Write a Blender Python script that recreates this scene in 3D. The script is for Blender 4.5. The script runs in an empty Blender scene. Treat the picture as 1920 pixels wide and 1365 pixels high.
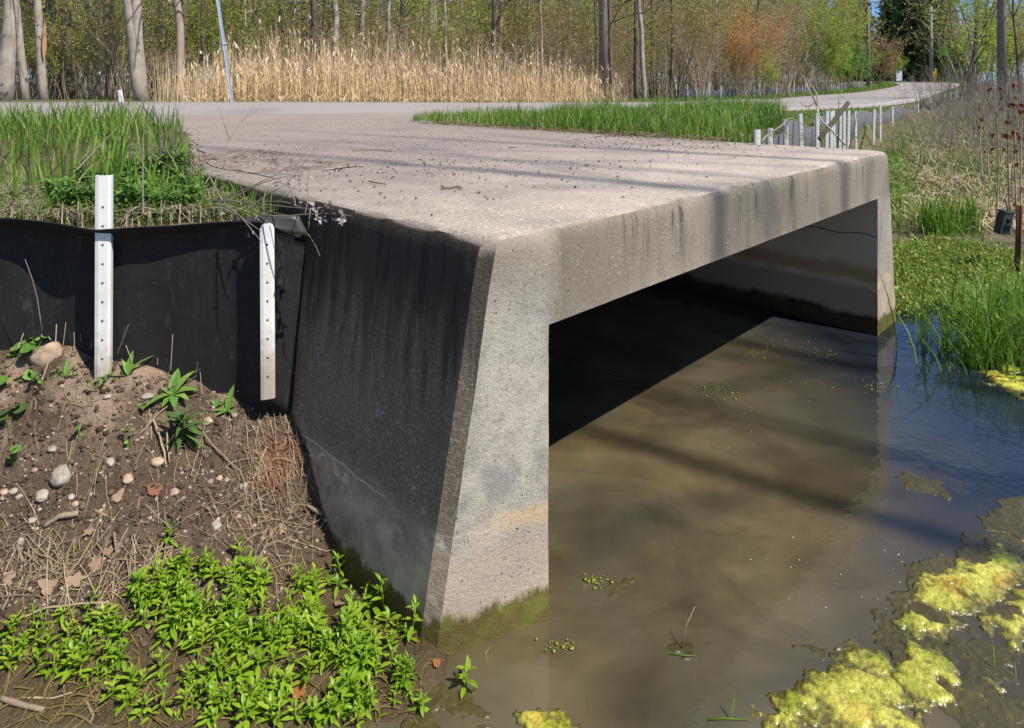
import bpy, bmesh, math, random
import numpy as np
from mathutils import Vector, Matrix
R = math.radians
rng = np.random.default_rng(7)
random.seed(7)
scene = bpy.context.scene
COL = scene.collection

# ------------------------------------------------------------------ camera, light, exposure
# level camera (the photograph has no converging verticals): horizon above the frame centre through lens shift
FPX, CX, HY, CZ = 1233.0, 960.0, 165.0, 1.742
cd = bpy.data.cameras.new("camera"); cam = bpy.data.objects.new("camera", cd); COL.objects.link(cam)
cam.location = (0, 0, CZ); cam.rotation_euler = (R(90), 0, 0)
cd.sensor_width = 36.0; cd.lens = FPX / 1920 * 36.0
cd.shift_y = -(682.5 - HY) / 1920.0
cd.clip_start = 0.05; cd.clip_end = 2000
scene.camera = cam

SUN_EL = R(54.0)
SH = Vector((0.83, -0.56, 0)).normalized()          # horizontal direction towards the sun
SUN = Vector((SH.x * math.cos(SUN_EL), SH.y * math.cos(SUN_EL), math.sin(SUN_EL)))
sl = bpy.data.lights.new("sun", 'SUN'); so = bpy.data.objects.new("sun", sl); COL.objects.link(so)
sl.energy = 5.0; sl.angle = R(0.53); sl.color = (1.0, 0.94, 0.84)
so.rotation_euler = SUN.to_track_quat('Z', 'Y').to_euler()

w = bpy.data.worlds.new("World"); scene.world = w; w.use_nodes = True
wn = w.node_tree; bg = wn.nodes['Background']
sky = wn.nodes.new('ShaderNodeTexSky'); sky.sky_type = 'NISHITA'; sky.sun_disc = False
sky.sun_elevation = SUN_EL; sky.sun_rotation = math.atan2(SH.x, SH.y)
sky.altitude = 1200; sky.air_density = 1.0; sky.dust_density = 0.05; sky.ozone_density = 2.0
hs = wn.nodes.new('ShaderNodeHueSaturation'); hs.inputs['Saturation'].default_value = 1.05
tc = wn.nodes.new('ShaderNodeTexCoord'); sx = wn.nodes.new('ShaderNodeSeparateXYZ'); wn.links.new(tc.outputs['Generated'], sx.inputs[0])
rp = wn.nodes.new('ShaderNodeValToRGB'); rp.color_ramp.elements[0].position = 0.0; rp.color_ramp.elements[0].color = (.52, .78, 1.2, 1); rp.color_ramp.elements[1].position = .75; rp.color_ramp.elements[1].color = (1, 1, 1, 1)
wn.links.new(sx.outputs[2], rp.inputs[0]); mu = wn.nodes.new('ShaderNodeMix'); mu.data_type = 'RGBA'; mu.blend_type = 'MULTIPLY'; mu.inputs['Factor'].default_value = 1
wn.links.new(sky.outputs[0], mu.inputs[6]); wn.links.new(rp.outputs[0], mu.inputs[7])
# a few thin clouds
cm = wn.nodes.new('ShaderNodeMapping'); cm.inputs['Scale'].default_value = (1, 1, 2.6); wn.links.new(tc.outputs['Generated'], cm.inputs[0])
cn = wn.nodes.new('ShaderNodeTexNoise'); cn.inputs['Scale'].default_value = 3.2; cn.inputs['Detail'].default_value = 6; wn.links.new(cm.outputs[0], cn.inputs['Vector'])
cr = wn.nodes.new('ShaderNodeValToRGB'); cr.color_ramp.elements[0].position = .52; cr.color_ramp.elements[0].color = (0, 0, 0, 1); cr.color_ramp.elements[1].position = .78; cr.color_ramp.elements[1].color = (.32, .32, .32, 1); wn.links.new(cn.outputs[0], cr.inputs[0])
mc = wn.nodes.new('ShaderNodeMix'); mc.data_type = 'RGBA'; wn.links.new(cr.outputs[0], mc.inputs['Factor']); wn.links.new(mu.outputs[2], mc.inputs[6]); mc.inputs[7].default_value = (9, 9.3, 9.8, 1)
wn.links.new(mc.outputs[2], hs.inputs['Color']); wn.links.new(hs.outputs[0], bg.inputs[0]); bg.inputs[1].default_value = 0.105
scene.view_settings.view_transform = 'Standard'; scene.view_settings.look = 'None'
scene.view_settings.gamma = 1.0; scene.view_settings.exposure = 0.42
scene.view_settings.use_curve_mapping = False
try:
    scene.cycles.max_bounces = 8; scene.cycles.transparent_max_bounces = 12
except Exception: pass

# ------------------------------------------------------------------ small tools
def P(px, py, Y):
    """photo pixel at depth Y -> world"""
    return Vector(((px - CX) / FPX * Y, Y, CZ - (py - HY) / FPX * Y))
def G(px, py, z=0.0):
    """photo pixel on the level z -> world"""
    Y = (CZ - z) * FPX / (py - HY)
    return Vector(((px - CX) / FPX * Y, Y, z))

def tag(o, label=None, cat=None, group=None, kind=None):
    if label: o['label'] = label
    if cat: o['category'] = cat
    if group: o['group'] = group
    if kind: o['kind'] = kind
    return o
def empty(name, loc, rz=0.0):
    o = bpy.data.objects.new(name, None); COL.objects.link(o)
    o.location = loc; o.rotation_euler = (0, 0, rz); o.empty_display_size = 0.1
    return o
def copy_tree(o, parent=None):
    c = o.copy(); COL.objects.link(c); c.parent = parent
    for ch in list(o.children): copy_tree(ch, c)
    return c

class MB:
    """collects geometry for one mesh"""
    def __init__(s): s.v = []; s.f = []; s.mi = []; s.sm = True
    def add(s, vs, fs, m=0):
        b = len(s.v); s.v.extend([tuple(q) for q in vs])
        s.f.extend([tuple(b + i for i in f) for f in fs]); s.mi.extend([m] * len(fs))
    def tube(s, pts, rad, n=6, m=0, cap=True):
        pts = [Vector(p) for p in pts]; k = len(pts)
        if not hasattr(rad, '__len__'): rad = [rad] * k
        vs = []; fs = []
        t = (pts[1] - pts[0]).normalized()
        a = t.orthogonal().normalized()
        for i, p in enumerate(pts):
            if 0 < i < k - 1: t = (pts[i + 1] - pts[i - 1])
            elif i == k - 1: t = (pts[i] - pts[i - 1])
            t = t.normalized() if t.length > 1e-9 else Vector((0, 0, 1))
            a = (a - t * a.dot(t)); a = a.normalized() if a.length > 1e-6 else t.orthogonal().normalized()
            b = t.cross(a)
            for j in range(n):
                q = 2 * math.pi * j / n
                vs.append(p + (a * math.cos(q) + b * math.sin(q)) * rad[i])
        for i in range(k - 1):
            for j in range(n):
                j2 = (j + 1) % n
                fs.append((i * n + j, i * n + j2, (i + 1) * n + j2, (i + 1) * n + j))
        if cap:
            fs.append(tuple(range(n - 1, -1, -1))); fs.append(tuple((k - 1) * n + j for j in range(n)))
        s.add(vs, fs, m)
    def box(s, c, h, m=0, M=None):
        c = Vector(c); vs = []
        for x in (-1, 1):
            for y in (-1, 1):
                for z in (-1, 1):
                    q = Vector((x * h[0], y * h[1], z * h[2]))
                    if M is not None: q = M @ q
                    vs.append(c + q)
        s.add(vs, [(0, 1, 3, 2), (4, 6, 7, 5), (0, 4, 5, 1), (2, 3, 7, 6), (0, 2, 6, 4), (1, 5, 7, 3)], m)
    def leaf(s, base, d, up, L, W, curl=0.25, fold=0.2, m=0, seg=3, prof=None, tip=0.0):
        """leaf blade from base along d, folded along its midrib, curling down"""
        d = Vector(d).normalized(); up = Vector(up); sd = d.cross(up)
        if sd.length < 1e-5: sd = d.orthogonal()
        sd.normalize(); u = sd.cross(d).normalized()
        prof = prof or [0.35, 1.0, 0.75]
        vs = [Vector(base)]; fs = []
        for i in range(1, seg + 1):
            t = i / seg
            c = Vector(base) + d * (L * (t - 0.15 * curl * t * t)) - u * (curl * L * t * t)
            if i < seg or tip > 0:
                wd = W * 0.5 * (prof[i] if i < len(prof) else tip)
                vs += [c + sd * wd + u * fold * wd, c, c - sd * wd + u * fold * wd]
            else: vs.append(c)
        fs += [(0, 2, 1), (0, 3, 2)]
        for i in range(seg - 2):
            a = 1 + 3 * i; b = a + 3
            fs += [(a, a + 1, b + 1, b), (a + 1, a + 2, b + 2, b + 1)]
        a = 1 + 3 * (seg - 2); e = len(vs) - 1
        fs += [(a, a + 1, e), (a + 1, a + 2, e)]
        s.add(vs, fs, m)
    def build(s, name, mats, parent=None, smooth=True, origin=None):
        me = bpy.data.meshes.new(name)
        v = s.v
        if origin is not None:
            ox, oy, oz = origin; v = [(a - ox, b - oy, c - oz) for a, b, c in v]
        me.from_pydata(v, [], s.f)
        if not isinstance(mats, (list, tuple)): mats = [mats]
        for q in mats: me.materials.append(q)
        if len(mats) > 1: me.polygons.foreach_set('material_index', s.mi)
        if smooth: me.polygons.foreach_set('use_smooth', [True] * len(me.polygons))
        me.update()
        o = bpy.data.objects.new(name, me); COL.objects.link(o); o.parent = parent
        if origin is not None and parent is None: o.location = origin
        return o

def np_mesh(name, V, F, mat, parent=None, smooth=True):
    me = bpy.data.meshes.new(name)
    V = np.asarray(V, dtype=np.float32); n = len(V)
    me.vertices.add(n); me.vertices.foreach_set('co', V.ravel())
    F = [np.asarray(f, dtype=np.int32) for f in F if len(f)]
    loops = np.concatenate([f.ravel() for f in F])
    sizes = np.concatenate([np.full(len(f), f.shape[1], dtype=np.int32) for f in F])
    starts = np.concatenate([[0], np.cumsum(sizes)[:-1]]).astype(np.int32)
    me.loops.add(len(loops)); me.loops.foreach_set('vertex_index', loops)
    me.polygons.add(len(sizes)); me.polygons.foreach_set('loop_start', starts); me.polygons.foreach_set('loop_total', sizes)
    if smooth: me.polygons.foreach_set('use_smooth', np.ones(len(sizes), dtype=bool))
    me.materials.append(mat); me.update(calc_edges=True); me.validate()
    o = bpy.data.objects.new(name, me); COL.objects.link(o); o.parent = parent
    return o

def _hash(ix, iy, s):
    h = (ix.astype(np.int64) * 374761393 + iy.astype(np.int64) * 668265263 + s * 974634777) & 0x7fffffff
    h = ((h ^ (h >> 13)) * 1274126177) & 0x7fffffff
    return ((h ^ (h >> 16)) & 0xffff) / 65535.0
def vnoise(x, y, s=0):
    x = np.asarray(x, float); y = np.asarray(y, float)
    ix = np.floor(x).astype(np.int64); iy = np.floor(y).astype(np.int64); fx = x - ix; fy = y - iy
    fx = fx * fx * (3 - 2 * fx); fy = fy * fy * (3 - 2 * fy)
    a = _hash(ix, iy, s); b = _hash(ix + 1, iy, s); c = _hash(ix, iy + 1, s); d = _hash(ix + 1, iy + 1, s)
    return (a + (b - a) * fx) * (1 - fy) + (c + (d - c) * fx) * fy - 0.5
def fbm(x, y, s=0, o=4):
    r = 0; a = 1.0; f = 1.0
    for i in range(o): r = r + a * vnoise(np.asarray(x) * f, np.asarray(y) * f, s + i); a *= .5; f *= 2.03
    return r

# ------------------------------------------------------------------ node helpers
class NT:
    def __init__(s, name):
        s.m = bpy.data.materials.new(name); s.m.use_nodes = True; s.t = s.m.node_tree
        s.b = s.t.nodes['Principled BSDF']; s.out = s.t.nodes['Material Output']
    def n(s, t, **k):
        q = s.t.nodes.new('ShaderNode' + t)
        for a, v in k.items(): setattr(q, a, v)
        return q
    def set(s, sock, v):
        if isinstance(v, bpy.types.NodeSocket): s.t.links.new(v, sock)
        elif v is not None: sock.default_value = v
    def pos(s): return s.n('NewGeometry').outputs['Position']
    def obj(s): return s.n('TexCoord').outputs['Object']
    def map(s, vec, scale=(1, 1, 1), rot=(0, 0, 0)):
        q = s.n('Mapping'); s.set(q.inputs['Vector'], vec); q.inputs['Scale'].default_value = scale; q.inputs['Rotation'].default_value = rot
        return q.outputs[0]
    def noise(s, vec, scale, detail=4, rough=.55, dist=0.0, col=False):
        q = s.n('TexNoise'); s.set(q.inputs['Vector'], vec); q.inputs['Scale'].default_value = scale
        q.inputs['Detail'].default_value = detail; q.inputs['Roughness'].default_value = rough; q.inputs['Distortion'].default_value = dist
        return q.outputs['Color' if col else 'Fac']
    def vor(s, vec, scale, feature='F1', out='Distance', rnd=1.0):
        q = s.n('TexVoronoi', feature=feature); s.set(q.inputs['Vector'], vec); q.inputs['Scale'].default_value = scale
        q.inputs['Randomness'].default_value = rnd
        return q.outputs[out]
    def ramp(s, fac, stops, interp='LINEAR'):
        q = s.n('ValToRGB'); s.set(q.inputs[0], fac); r = q.color_ramp; r.interpolation = interp
        while len(r.elements) < len(stops): r.elements.new(0.5)
        for e, (p, c) in zip(r.elements, stops):
            e.position = p
            if not hasattr(c, '__len__'): c = (c, c, c)
            e.color = (*c, 1) if len(c) == 3 else c
        return q.outputs['Color']
    def mix(s, f, a, b, mode='MIX'):
        q = s.n('Mix', data_type='RGBA', blend_type=mode); q.clamp_factor = True
        s.set(q.inputs['Factor'], f)
        for i, v in ((6, a), (7, b)):
            if isinstance(v, (tuple, list)): v = (*v, 1) if len(v) == 3 else v
            s.set(q.inputs[i], v)
        return q.outputs[2]
    def math(s, op, a, b=None, c=None, clamp=False):
        q = s.n('Math', operation=op); q.use_clamp = clamp; s.set(q.inputs[0], a)
        if b is not None: s.set(q.inputs[1], b)
        if c is not None: s.set(q.inputs[2], c)
        return q.outputs[0]
    def sep(s, v):
        q = s.n('SeparateXYZ'); s.set(q.inputs[0], v); return q.outputs
    def dot(s, v, c):
        q = s.n('VectorMath', operation='DOT_PRODUCT'); s.set(q.inputs[0], v); q.inputs[1].default_value = c; return q.outputs['Value']
    def bump(s, h, strength=.5, dist=.01, normal=None):
        q = s.n('Bump'); s.set(q.inputs['Height'], h); q.inputs['Strength'].default_value = strength; q.inputs['Distance'].default_value = dist
        if normal is not None: s.set(q.inputs['Normal'], normal)
        return q.outputs[0]
    def smooth(s, v, lo, hi):
        q = s.n('MapRange', interpolation_type='SMOOTHSTEP'); s.set(q.inputs[0], v); q.inputs[1].default_value = lo; q.inputs[2].default_value = hi
        return q.outputs[0]
    def attr(s, name, out='Fac'):
        q = s.n('Attribute', attribute_name=name); return q.outputs[out]
    def fin(s, color=None, rough=.8, normal=None, spec=.3, metal=0.0, coat=None):
        if isinstance(color, (tuple, list)): color = (*color, 1) if len(color) == 3 else color
        s.set(s.b.inputs['Base Color'], color); s.set(s.b.inputs['Roughness'], rough); s.b.inputs['Specular IOR Level'].default_value = spec
        s.b.inputs['Metallic'].default_value = metal
        if normal is not None: s.set(s.b.inputs['Normal'], normal)
        if coat is not None: s.b.inputs['Coat Weight'].default_value = coat; s.b.inputs['Coat Roughness'].default_value = .08
        return s.m

def leaf_mat(name, cols, trans=.35, rough=.55, spec=.3, objvar=.25, patch=None):
    """foliage: each blade or leaf its own tone, light shines through"""
    t = NT(name); g = t.n('NewGeometry'); oi = t.n('ObjectInfo')
    f = t.math('ADD', t.math('MULTIPLY', g.outputs['Random Per Island'], 1 - objvar), t.math('MULTIPLY', oi.outputs['Random'], objvar))
    c = t.ramp(f, [(i / max(1, len(cols) - 1), q) for i, q in enumerate(cols)])
    c = t.mix(t.math('MULTIPLY', t.noise(t.pos(), 35, 2), .5), c, (cols[0][0] * .6, cols[0][1] * .6, cols[0][2] * .6))
    if patch: c = t.mix(t.ramp(t.noise(t.pos(), patch[0], 4, .6), [(.42, 0), (.62, patch[1])]), c, patch[2])
    t.fin(c, rough, spec=spec)
    if trans > 0:
        tr = t.n('BsdfTranslucent'); t.set(tr.inputs[0], c)
        mx = t.n('MixShader'); mx.inputs[0].default_value = trans
        t.t.links.new(t.b.outputs[0], mx.inputs[1]); t.t.links.new(tr.outputs[0], mx.inputs[2]); t.t.links.new(mx.outputs[0], t.out.inputs[0])
    return t.m
def wood_mat(name, c0, c1, scale=30, zs=.15, rough=.9, bump=.6):
    t = NT(name); p = t.map(t.obj(), (1, 1, zs)); n = t.noise(p, scale, 5, .65)
    b = t.noise(t.obj(), 3.5, 3)
    c = t.mix(n, c0, c1); c = t.mix(t.ramp(b, [(.4, 0), (.7, .55)]), c, (c0[0] * .5, c0[1] * .52, c0[2] * .5))
    return t.fin(c, rough, t.bump(n, bump, .01), .2)
def stem_mat(name, cols, rough=.8):
    return leaf_mat(name, cols, 0, rough, .25)
# ------------------------------------------------------------------ culvert frame: B inner edge of the near leg, U along the opening, V into the picture
B2 = np.array([0.12, 2.155]); U2 = np.array([.7051, .7091]); V2 = np.array([-.7091, .7051])
ZB, ZD = 0.966, 1.28
def CU(a, b): return B2 + U2 * a + V2 * b
AI, AO = 3.47, 3.75                                     # far leg: inner face, outer face (top)
LEN = 6.5
def near_corner(z):
    t = (ZD - z) / ZD
    return np.array([-.07 - .189 * t, 2.0 - .006 * t])
def far_out(z): return AO + .145 * (ZD - z)

def gravel_col(t, p):
    c = t.mix(t.noise(p, 1.1, 5, .65), (.34, .285, .245), (.185, .16, .142))
    c = t.mix(t.ramp(t.noise(p, 40, 4, .75), [(.54, 0), (.72, .7)]), c, (.52, .46, .41))
    c = t.mix(t.ramp(t.noise(p, 52, 3, .7), [(.28, .9), (.43, 0)]), c, (.10, .09, .088))
    return t.mix(t.math('MULTIPLY', t.math('LESS_THAN', t.vor(p, 32, 'F1'), .2), .7), c, t.mix(t.noise(p, 25, 2), (.10, .09, .09), (.52, .48, .44)))
def concrete(name, outer_stain):
    t = NT(name); p = t.pos(); g = t.n('NewGeometry'); nrm = g.outputs['Normal']; z = t.sep(p)[2]; nz = t.sep(nrm)[2]
    ua = t.math('SUBTRACT', t.dot(p, (.7051, .7091, 0)), 1.6127)
    n1 = t.noise(p, 2.2, 5, .6); n2 = t.noise(p, 11, 5, .65); n3 = t.noise(p, 95, 3, .6); n4 = t.noise(p, 260, 2, .6)
    c = t.mix(n1, (.47, .41, .325), (.29, .248, .195))
    c = t.mix(t.ramp(n2, [(.35, 0), (.7, .6)]), c, (.25, .22, .175))
    c = t.mix(t.ramp(t.noise(p, 1.15, 3, .5, .5), [(.42, 0), (.60, .65)]), c, (.23, .19, .14))
    # vertical run-off stains below the deck edge
    ps = t.map(p, (3.2, 3.2, .22)); st = t.noise(ps, 2.3, 5, .62)
    hi = t.smooth(z, .55, 1.15)
    c = t.mix(t.math('MULTIPLY', t.ramp(st, [(.52, 0), (.64, .8)]), t.math('MULTIPLY', hi, t.smooth(ua, -.05, .15))), c, (.075, .066, .056))
    st2 = t.noise(t.map(p, (9, 9, .35)), 2.0, 4, .6)
    c = t.mix(t.math('MULTIPLY', t.ramp(st2, [(.52, 0), (.7, .5)]), t.math('MULTIPLY', hi, t.smooth(ua, -.1, .1))), c, (.15, .13, .10))
    c = t.mix(t.math('MULTIPLY', t.math('MULTIPLY', t.smooth(z, .90, 1.02), t.smooth(ua, -.02, .12)), .55), c, (.185, .158, .118))
    pier = t.math('MULTIPLY', t.smooth(t.math('ADD', ua, t.math('MULTIPLY', t.math('SUBTRACT', n1, .5), .1)), .06, -.03), t.smooth(z, 1.24, .95))
    pc1 = t.mix(t.noise(p, 4.5, 5, .6), (.56, .515, .445), (.36, .33, .285))
    pc1 = t.mix(t.math('MULTIPLY', t.ramp(t.noise(p, 6.5, 4, .6, .4), [(.44, 0), (.58, .9)]), t.math('MULTIPLY', t.smooth(z, .40, .47), t.smooth(z, .72, .58))), pc1, (.27, .26, .245))
    pc1 = t.mix(t.ramp(t.noise(p, 19, 5, .72), [(.46, 0), (.66, .55)]), pc1, (.24, .22, .19)); pc1 = t.mix(t.math('MULTIPLY', t.ramp(t.noise(t.map(p, (6, 6, .7)), 1.7, 4, .6), [(.48, 0), (.62, .55)]), t.smooth(z, .45, .8)), pc1, (.28, .26, .225))
    c = t.mix(t.math('MULTIPLY', pier, .85), c, pc1)
    drip = t.math('MULTIPLY', t.ramp(t.noise(t.map(p, (11, 11, .5)), 1.5, 5, .7), [(.56, 0), (.64, .85)]), t.math('MULTIPLY', t.smooth(t.math('ADD', z, t.math('MULTIPLY', t.math('SUBTRACT', n2, .5), .25)), 1.0, 1.22), t.smooth(ua, .2, .6)))
    c = t.mix(drip, c, (.06, .05, .04))
    # cold joint and water marks near the foot
    zz = t.math('ADD', z, t.math('MULTIPLY', t.math('SUBTRACT', t.noise(p, 5, 4), .5), .16))
    c = t.mix(t.math('MULTIPLY', t.smooth(zz, .36, .24), .85), c, t.mix(n2, (.58, .455, .345), (.40, .32, .25)))
    jo = t.math('MULTIPLY', t.smooth(zz, .30, .345), t.smooth(zz, .40, .365)); jn = t.noise(p, 3.1, 2)
    c = t.mix(t.math('MULTIPLY', jo, t.math('MULTIPLY', t.ramp(jn, [(.40, .3), (.55, 1)]), t.smooth(ua, -.30, -.05))), c, (.56, .425, .255))
    zj = t.math('ADD', z, t.math('MULTIPLY', t.math('SUBTRACT', t.noise(p, 7, 3), .5), .05))
    crack = t.math('MULTIPLY', t.math('LESS_THAN', t.math('ABSOLUTE', t.math('SUBTRACT', zj, .362)), .0028), t.ramp(t.noise(p, 2.6, 3), [(.36, 0), (.46, 1)]))
    # aggregate speckle and pores
    c = t.mix(t.math('MULTIPLY', t.ramp(n3, [(.58, 0), (.70, .6)]), t.ramp(n2, [(.4, .25), (.6, 1)])), c, (.58, .53, .45))
    c = t.mix(t.math('MULTIPLY', t.ramp(n3, [(.30, .7), (.42, 0)]), t.ramp(n1, [(.4, .3), (.6, 1)])), c, (.13, .11, .085))
    pore = t.vor(p, 26, 'F1'); pm = t.math('LESS_THAN', pore, t.math('MULTIPLY', t.noise(p, 6, 2), .165))
    c = t.mix(t.math('MULTIPLY', pm, .8), c, (.05, .046, .04))
    # deck: gritty worn top with exposed aggregate
    deck = t.smooth(nz, .55, .9)
    dc = t.mix(t.noise(p, 1.3, 5, .65), (.48, .412, .343), (.32, .272, .228))
    dc = t.mix(t.ramp(t.noise(p, 4.5, 5, .7), [(.45, 0), (.65, .5)]), dc, (.27, .225, .185)); dc = t.mix(t.ramp(t.noise(p, 55, 4, .7), [(.53, 0), (.68, .85)]), dc, (.64, .57, .49))
    dc = t.mix(t.ramp(t.noise(p, 75, 3, .7), [(.30, .95), (.44, 0)]), dc, (.11, .095, .085))
    dc = t.mix(t.math('MULTIPLY', t.math('LESS_THAN', t.vor(p, 48, 'F1'), .17), .6), dc, t.mix(n2, (.15, .13, .13), (.6, .55, .5)))
    bb = t.math('SUBTRACT', t.dot(p, (-.7091, .7051, 0)), 1.434)
    gf = t.smooth(t.math('ADD', bb, t.math('MULTIPLY', t.math('SUBTRACT', t.noise(p, 1.6, 4), .5), 2.2)), .2, 1.7)
    dc = t.mix(t.math('MULTIPLY', gf, .9), dc, gravel_col(t, p))
    c = t.mix(deck, c, dc)
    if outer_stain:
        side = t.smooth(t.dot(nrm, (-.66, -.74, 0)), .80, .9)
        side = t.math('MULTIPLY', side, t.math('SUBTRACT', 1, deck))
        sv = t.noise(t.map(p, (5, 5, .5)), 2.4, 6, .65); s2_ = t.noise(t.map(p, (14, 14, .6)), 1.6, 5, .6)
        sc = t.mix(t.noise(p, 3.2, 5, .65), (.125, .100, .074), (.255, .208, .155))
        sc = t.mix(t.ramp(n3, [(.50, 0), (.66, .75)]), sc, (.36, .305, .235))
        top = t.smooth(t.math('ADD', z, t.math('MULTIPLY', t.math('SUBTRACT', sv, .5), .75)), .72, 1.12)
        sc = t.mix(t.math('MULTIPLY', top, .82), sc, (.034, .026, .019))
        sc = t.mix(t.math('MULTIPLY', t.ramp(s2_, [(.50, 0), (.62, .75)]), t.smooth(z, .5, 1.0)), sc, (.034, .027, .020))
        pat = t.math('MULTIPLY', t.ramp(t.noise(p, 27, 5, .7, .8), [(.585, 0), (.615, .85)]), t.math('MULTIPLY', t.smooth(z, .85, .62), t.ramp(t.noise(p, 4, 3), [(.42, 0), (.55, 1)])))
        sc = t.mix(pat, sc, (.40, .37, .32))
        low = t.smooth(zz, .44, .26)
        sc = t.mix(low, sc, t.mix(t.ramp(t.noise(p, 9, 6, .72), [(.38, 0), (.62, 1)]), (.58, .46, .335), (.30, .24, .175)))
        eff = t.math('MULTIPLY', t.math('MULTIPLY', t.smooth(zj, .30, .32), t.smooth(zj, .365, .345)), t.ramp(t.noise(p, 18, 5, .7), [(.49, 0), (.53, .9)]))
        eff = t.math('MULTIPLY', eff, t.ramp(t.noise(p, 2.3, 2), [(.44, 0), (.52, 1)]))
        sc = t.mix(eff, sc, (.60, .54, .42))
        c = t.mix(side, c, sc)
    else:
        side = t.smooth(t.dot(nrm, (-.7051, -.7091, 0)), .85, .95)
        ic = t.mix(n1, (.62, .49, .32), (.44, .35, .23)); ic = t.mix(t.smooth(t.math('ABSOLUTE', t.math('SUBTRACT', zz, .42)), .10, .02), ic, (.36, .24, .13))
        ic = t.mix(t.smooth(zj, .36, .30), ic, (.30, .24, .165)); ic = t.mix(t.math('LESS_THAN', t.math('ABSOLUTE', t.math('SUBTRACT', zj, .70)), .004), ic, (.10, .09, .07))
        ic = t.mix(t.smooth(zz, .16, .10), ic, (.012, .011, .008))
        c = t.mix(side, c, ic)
    c = t.mix(t.math('MULTIPLY', crack, .85), c, (.60, .53, .42) if outer_stain else (.45, .38, .28))
    zg = t.math('ADD', z, t.math('MULTIPLY', t.math('SUBTRACT', t.noise(t.map(p, (1, 1, .28)), 13, 6, .72), .5), .17))
    gr = t.math('MULTIPLY', t.smooth(zg, .125, .095), t.math('SUBTRACT', 1, t.math('MULTIPLY', .0 if outer_stain else .8, side)))
    gcol = t.mix(t.noise(p, 17, 5, .7), (.045, .048, .010), (.21, .165, .05)); gcol = t.mix(t.ramp(t.noise(p, 8, 3), [(.5, 0), (.62, .7)]), gcol, (.17, .18, .03))
    c = t.mix(gr, c, gcol)
    # board and broom marks on the vertical faces
    wv = t.n('TexWave', wave_type='BANDS', bands_direction='Z'); t.set(wv.inputs['Vector'], t.map(p, (1, 1, 1), (.22, .12, 0)))
    wv.inputs['Scale'].default_value = 55; wv.inputs['Distortion'].default_value = 9; wv.inputs['Detail'].default_value = 3; wv.inputs['Detail Scale'].default_value = 2.5
    h = t.math('ADD', t.math('MULTIPLY', n3, 1.0), t.math('MULTIPLY', n4, .6))
    h = t.math('ADD', h, t.math('MULTIPLY', n2, 1.3))
    h = t.math('ADD', h, t.math('MULTIPLY', wv.outputs['Fac'], t.math('MULTIPLY', t.math('SUBTRACT', 1, deck), .13)))
    h = t.math('SUBTRACT', h, t.math('MULTIPLY', pm, 1.2))
    return t.fin(c, .9, t.bump(h, .55, .0055), .25)

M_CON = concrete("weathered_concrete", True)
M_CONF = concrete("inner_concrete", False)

def jitter(p, z, k):
    a = float(fbm(p[0] * 9 + z * 7, p[1] * 9 - z * 5, 41, 4)); b = float(fbm(p[0] * 9 - z * 6, p[1] * 9 + z * 8, 57, 4))
    return np.array([p[0] + a * k, p[1] + b * k])
def seg(a, b, n):
    return [a + (b - a) * (i / n) for i in range(n)]
def loft(mb, rings, m=0, cap_lo=True, cap_hi=True):
    n = len(rings[0]); vs = [q for r in rings for q in r]; fs = []
    for i in range(len(rings) - 1):
        for j in range(n):
            k = (j + 1) % n
            fs.append((i * n + j, i * n + k, (i + 1) * n + k, (i + 1) * n + j))
    if cap_lo: fs.append(tuple(range(n - 1, -1, -1)))
    if cap_hi: fs.append(tuple((len(rings) - 1) * n + j for j in range(n)))
    mb.add(vs, fs, m)

def sharp(o, a=22): o.data.set_sharp_from_angle(angle=R(a)); return o
culv = empty('concrete_culvert', (B2[0], B2[1], 0))
tag(culv, 'weathered grey concrete box culvert carrying the gravel driveway over the stream', 'culvert')
ORG = (float(B2[0]), float(B2[1]), 0.0)

def front_pts(z, inset=0.0):
    """near outer chamfer -> bend -> far corner along the front face"""
    N = near_corner(z); d = (B2 - N); d = d / np.linalg.norm(d)
    A = N + V2 * .042; Cc = N + d * .028
    return A, Cc
def slab_ring(z, inset, jit):
    A, Cc = front_pts(z); N = near_corner(z)
    fo = far_out(z)
    pts = []
    pts += seg(A, Cc, 3)
    pts += seg(Cc, B2, 10)
    pts += seg(B2, CU(fo - .05, 0), 110)
    pts += seg(CU(fo - .05, 0), CU(fo, .05), 4)
    pts += seg(CU(fo, .05), CU(fo, LEN), 60)
    rl = N + V2 * LEN
    pts += seg(CU(fo, LEN), rl, 10)
    pts += seg(rl, A, 110)
    cen = CU(1.8, 3.5); out = []
    for q in pts:
        if inset:
            # pull towards the inside, perpendicular to the nearer edges
            r = q - B2; a = r @ U2; b = r @ V2
            ia = inset if a < .6 else (-inset if a > fo - .6 else 0.0)
            ib = inset if b < .6 else 0.0
            q = q + U2 * ia + V2 * ib
        out.append(jitter(q, z, jit))
    return [(q[0], q[1], z) for q in out]
m = MB()
rings = [slab_ring(ZB, 0, .002), slab_ring(ZB + .014, 0, .0035), slab_ring(ZB + .05, 0, .0035), slab_ring(ZB + .15, 0, .003), slab_ring(1.215, .0, .004),
         slab_ring(1.240, .002, .009), slab_ring(1.257, .007, .015), slab_ring(1.269, .014, .018), slab_ring(1.277, .025, .013), slab_ring(ZD, .040, .004)]
loft(m, rings)
slab = m.build('deck_slab', M_CON, culv, origin=ORG); sharp(slab)
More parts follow.
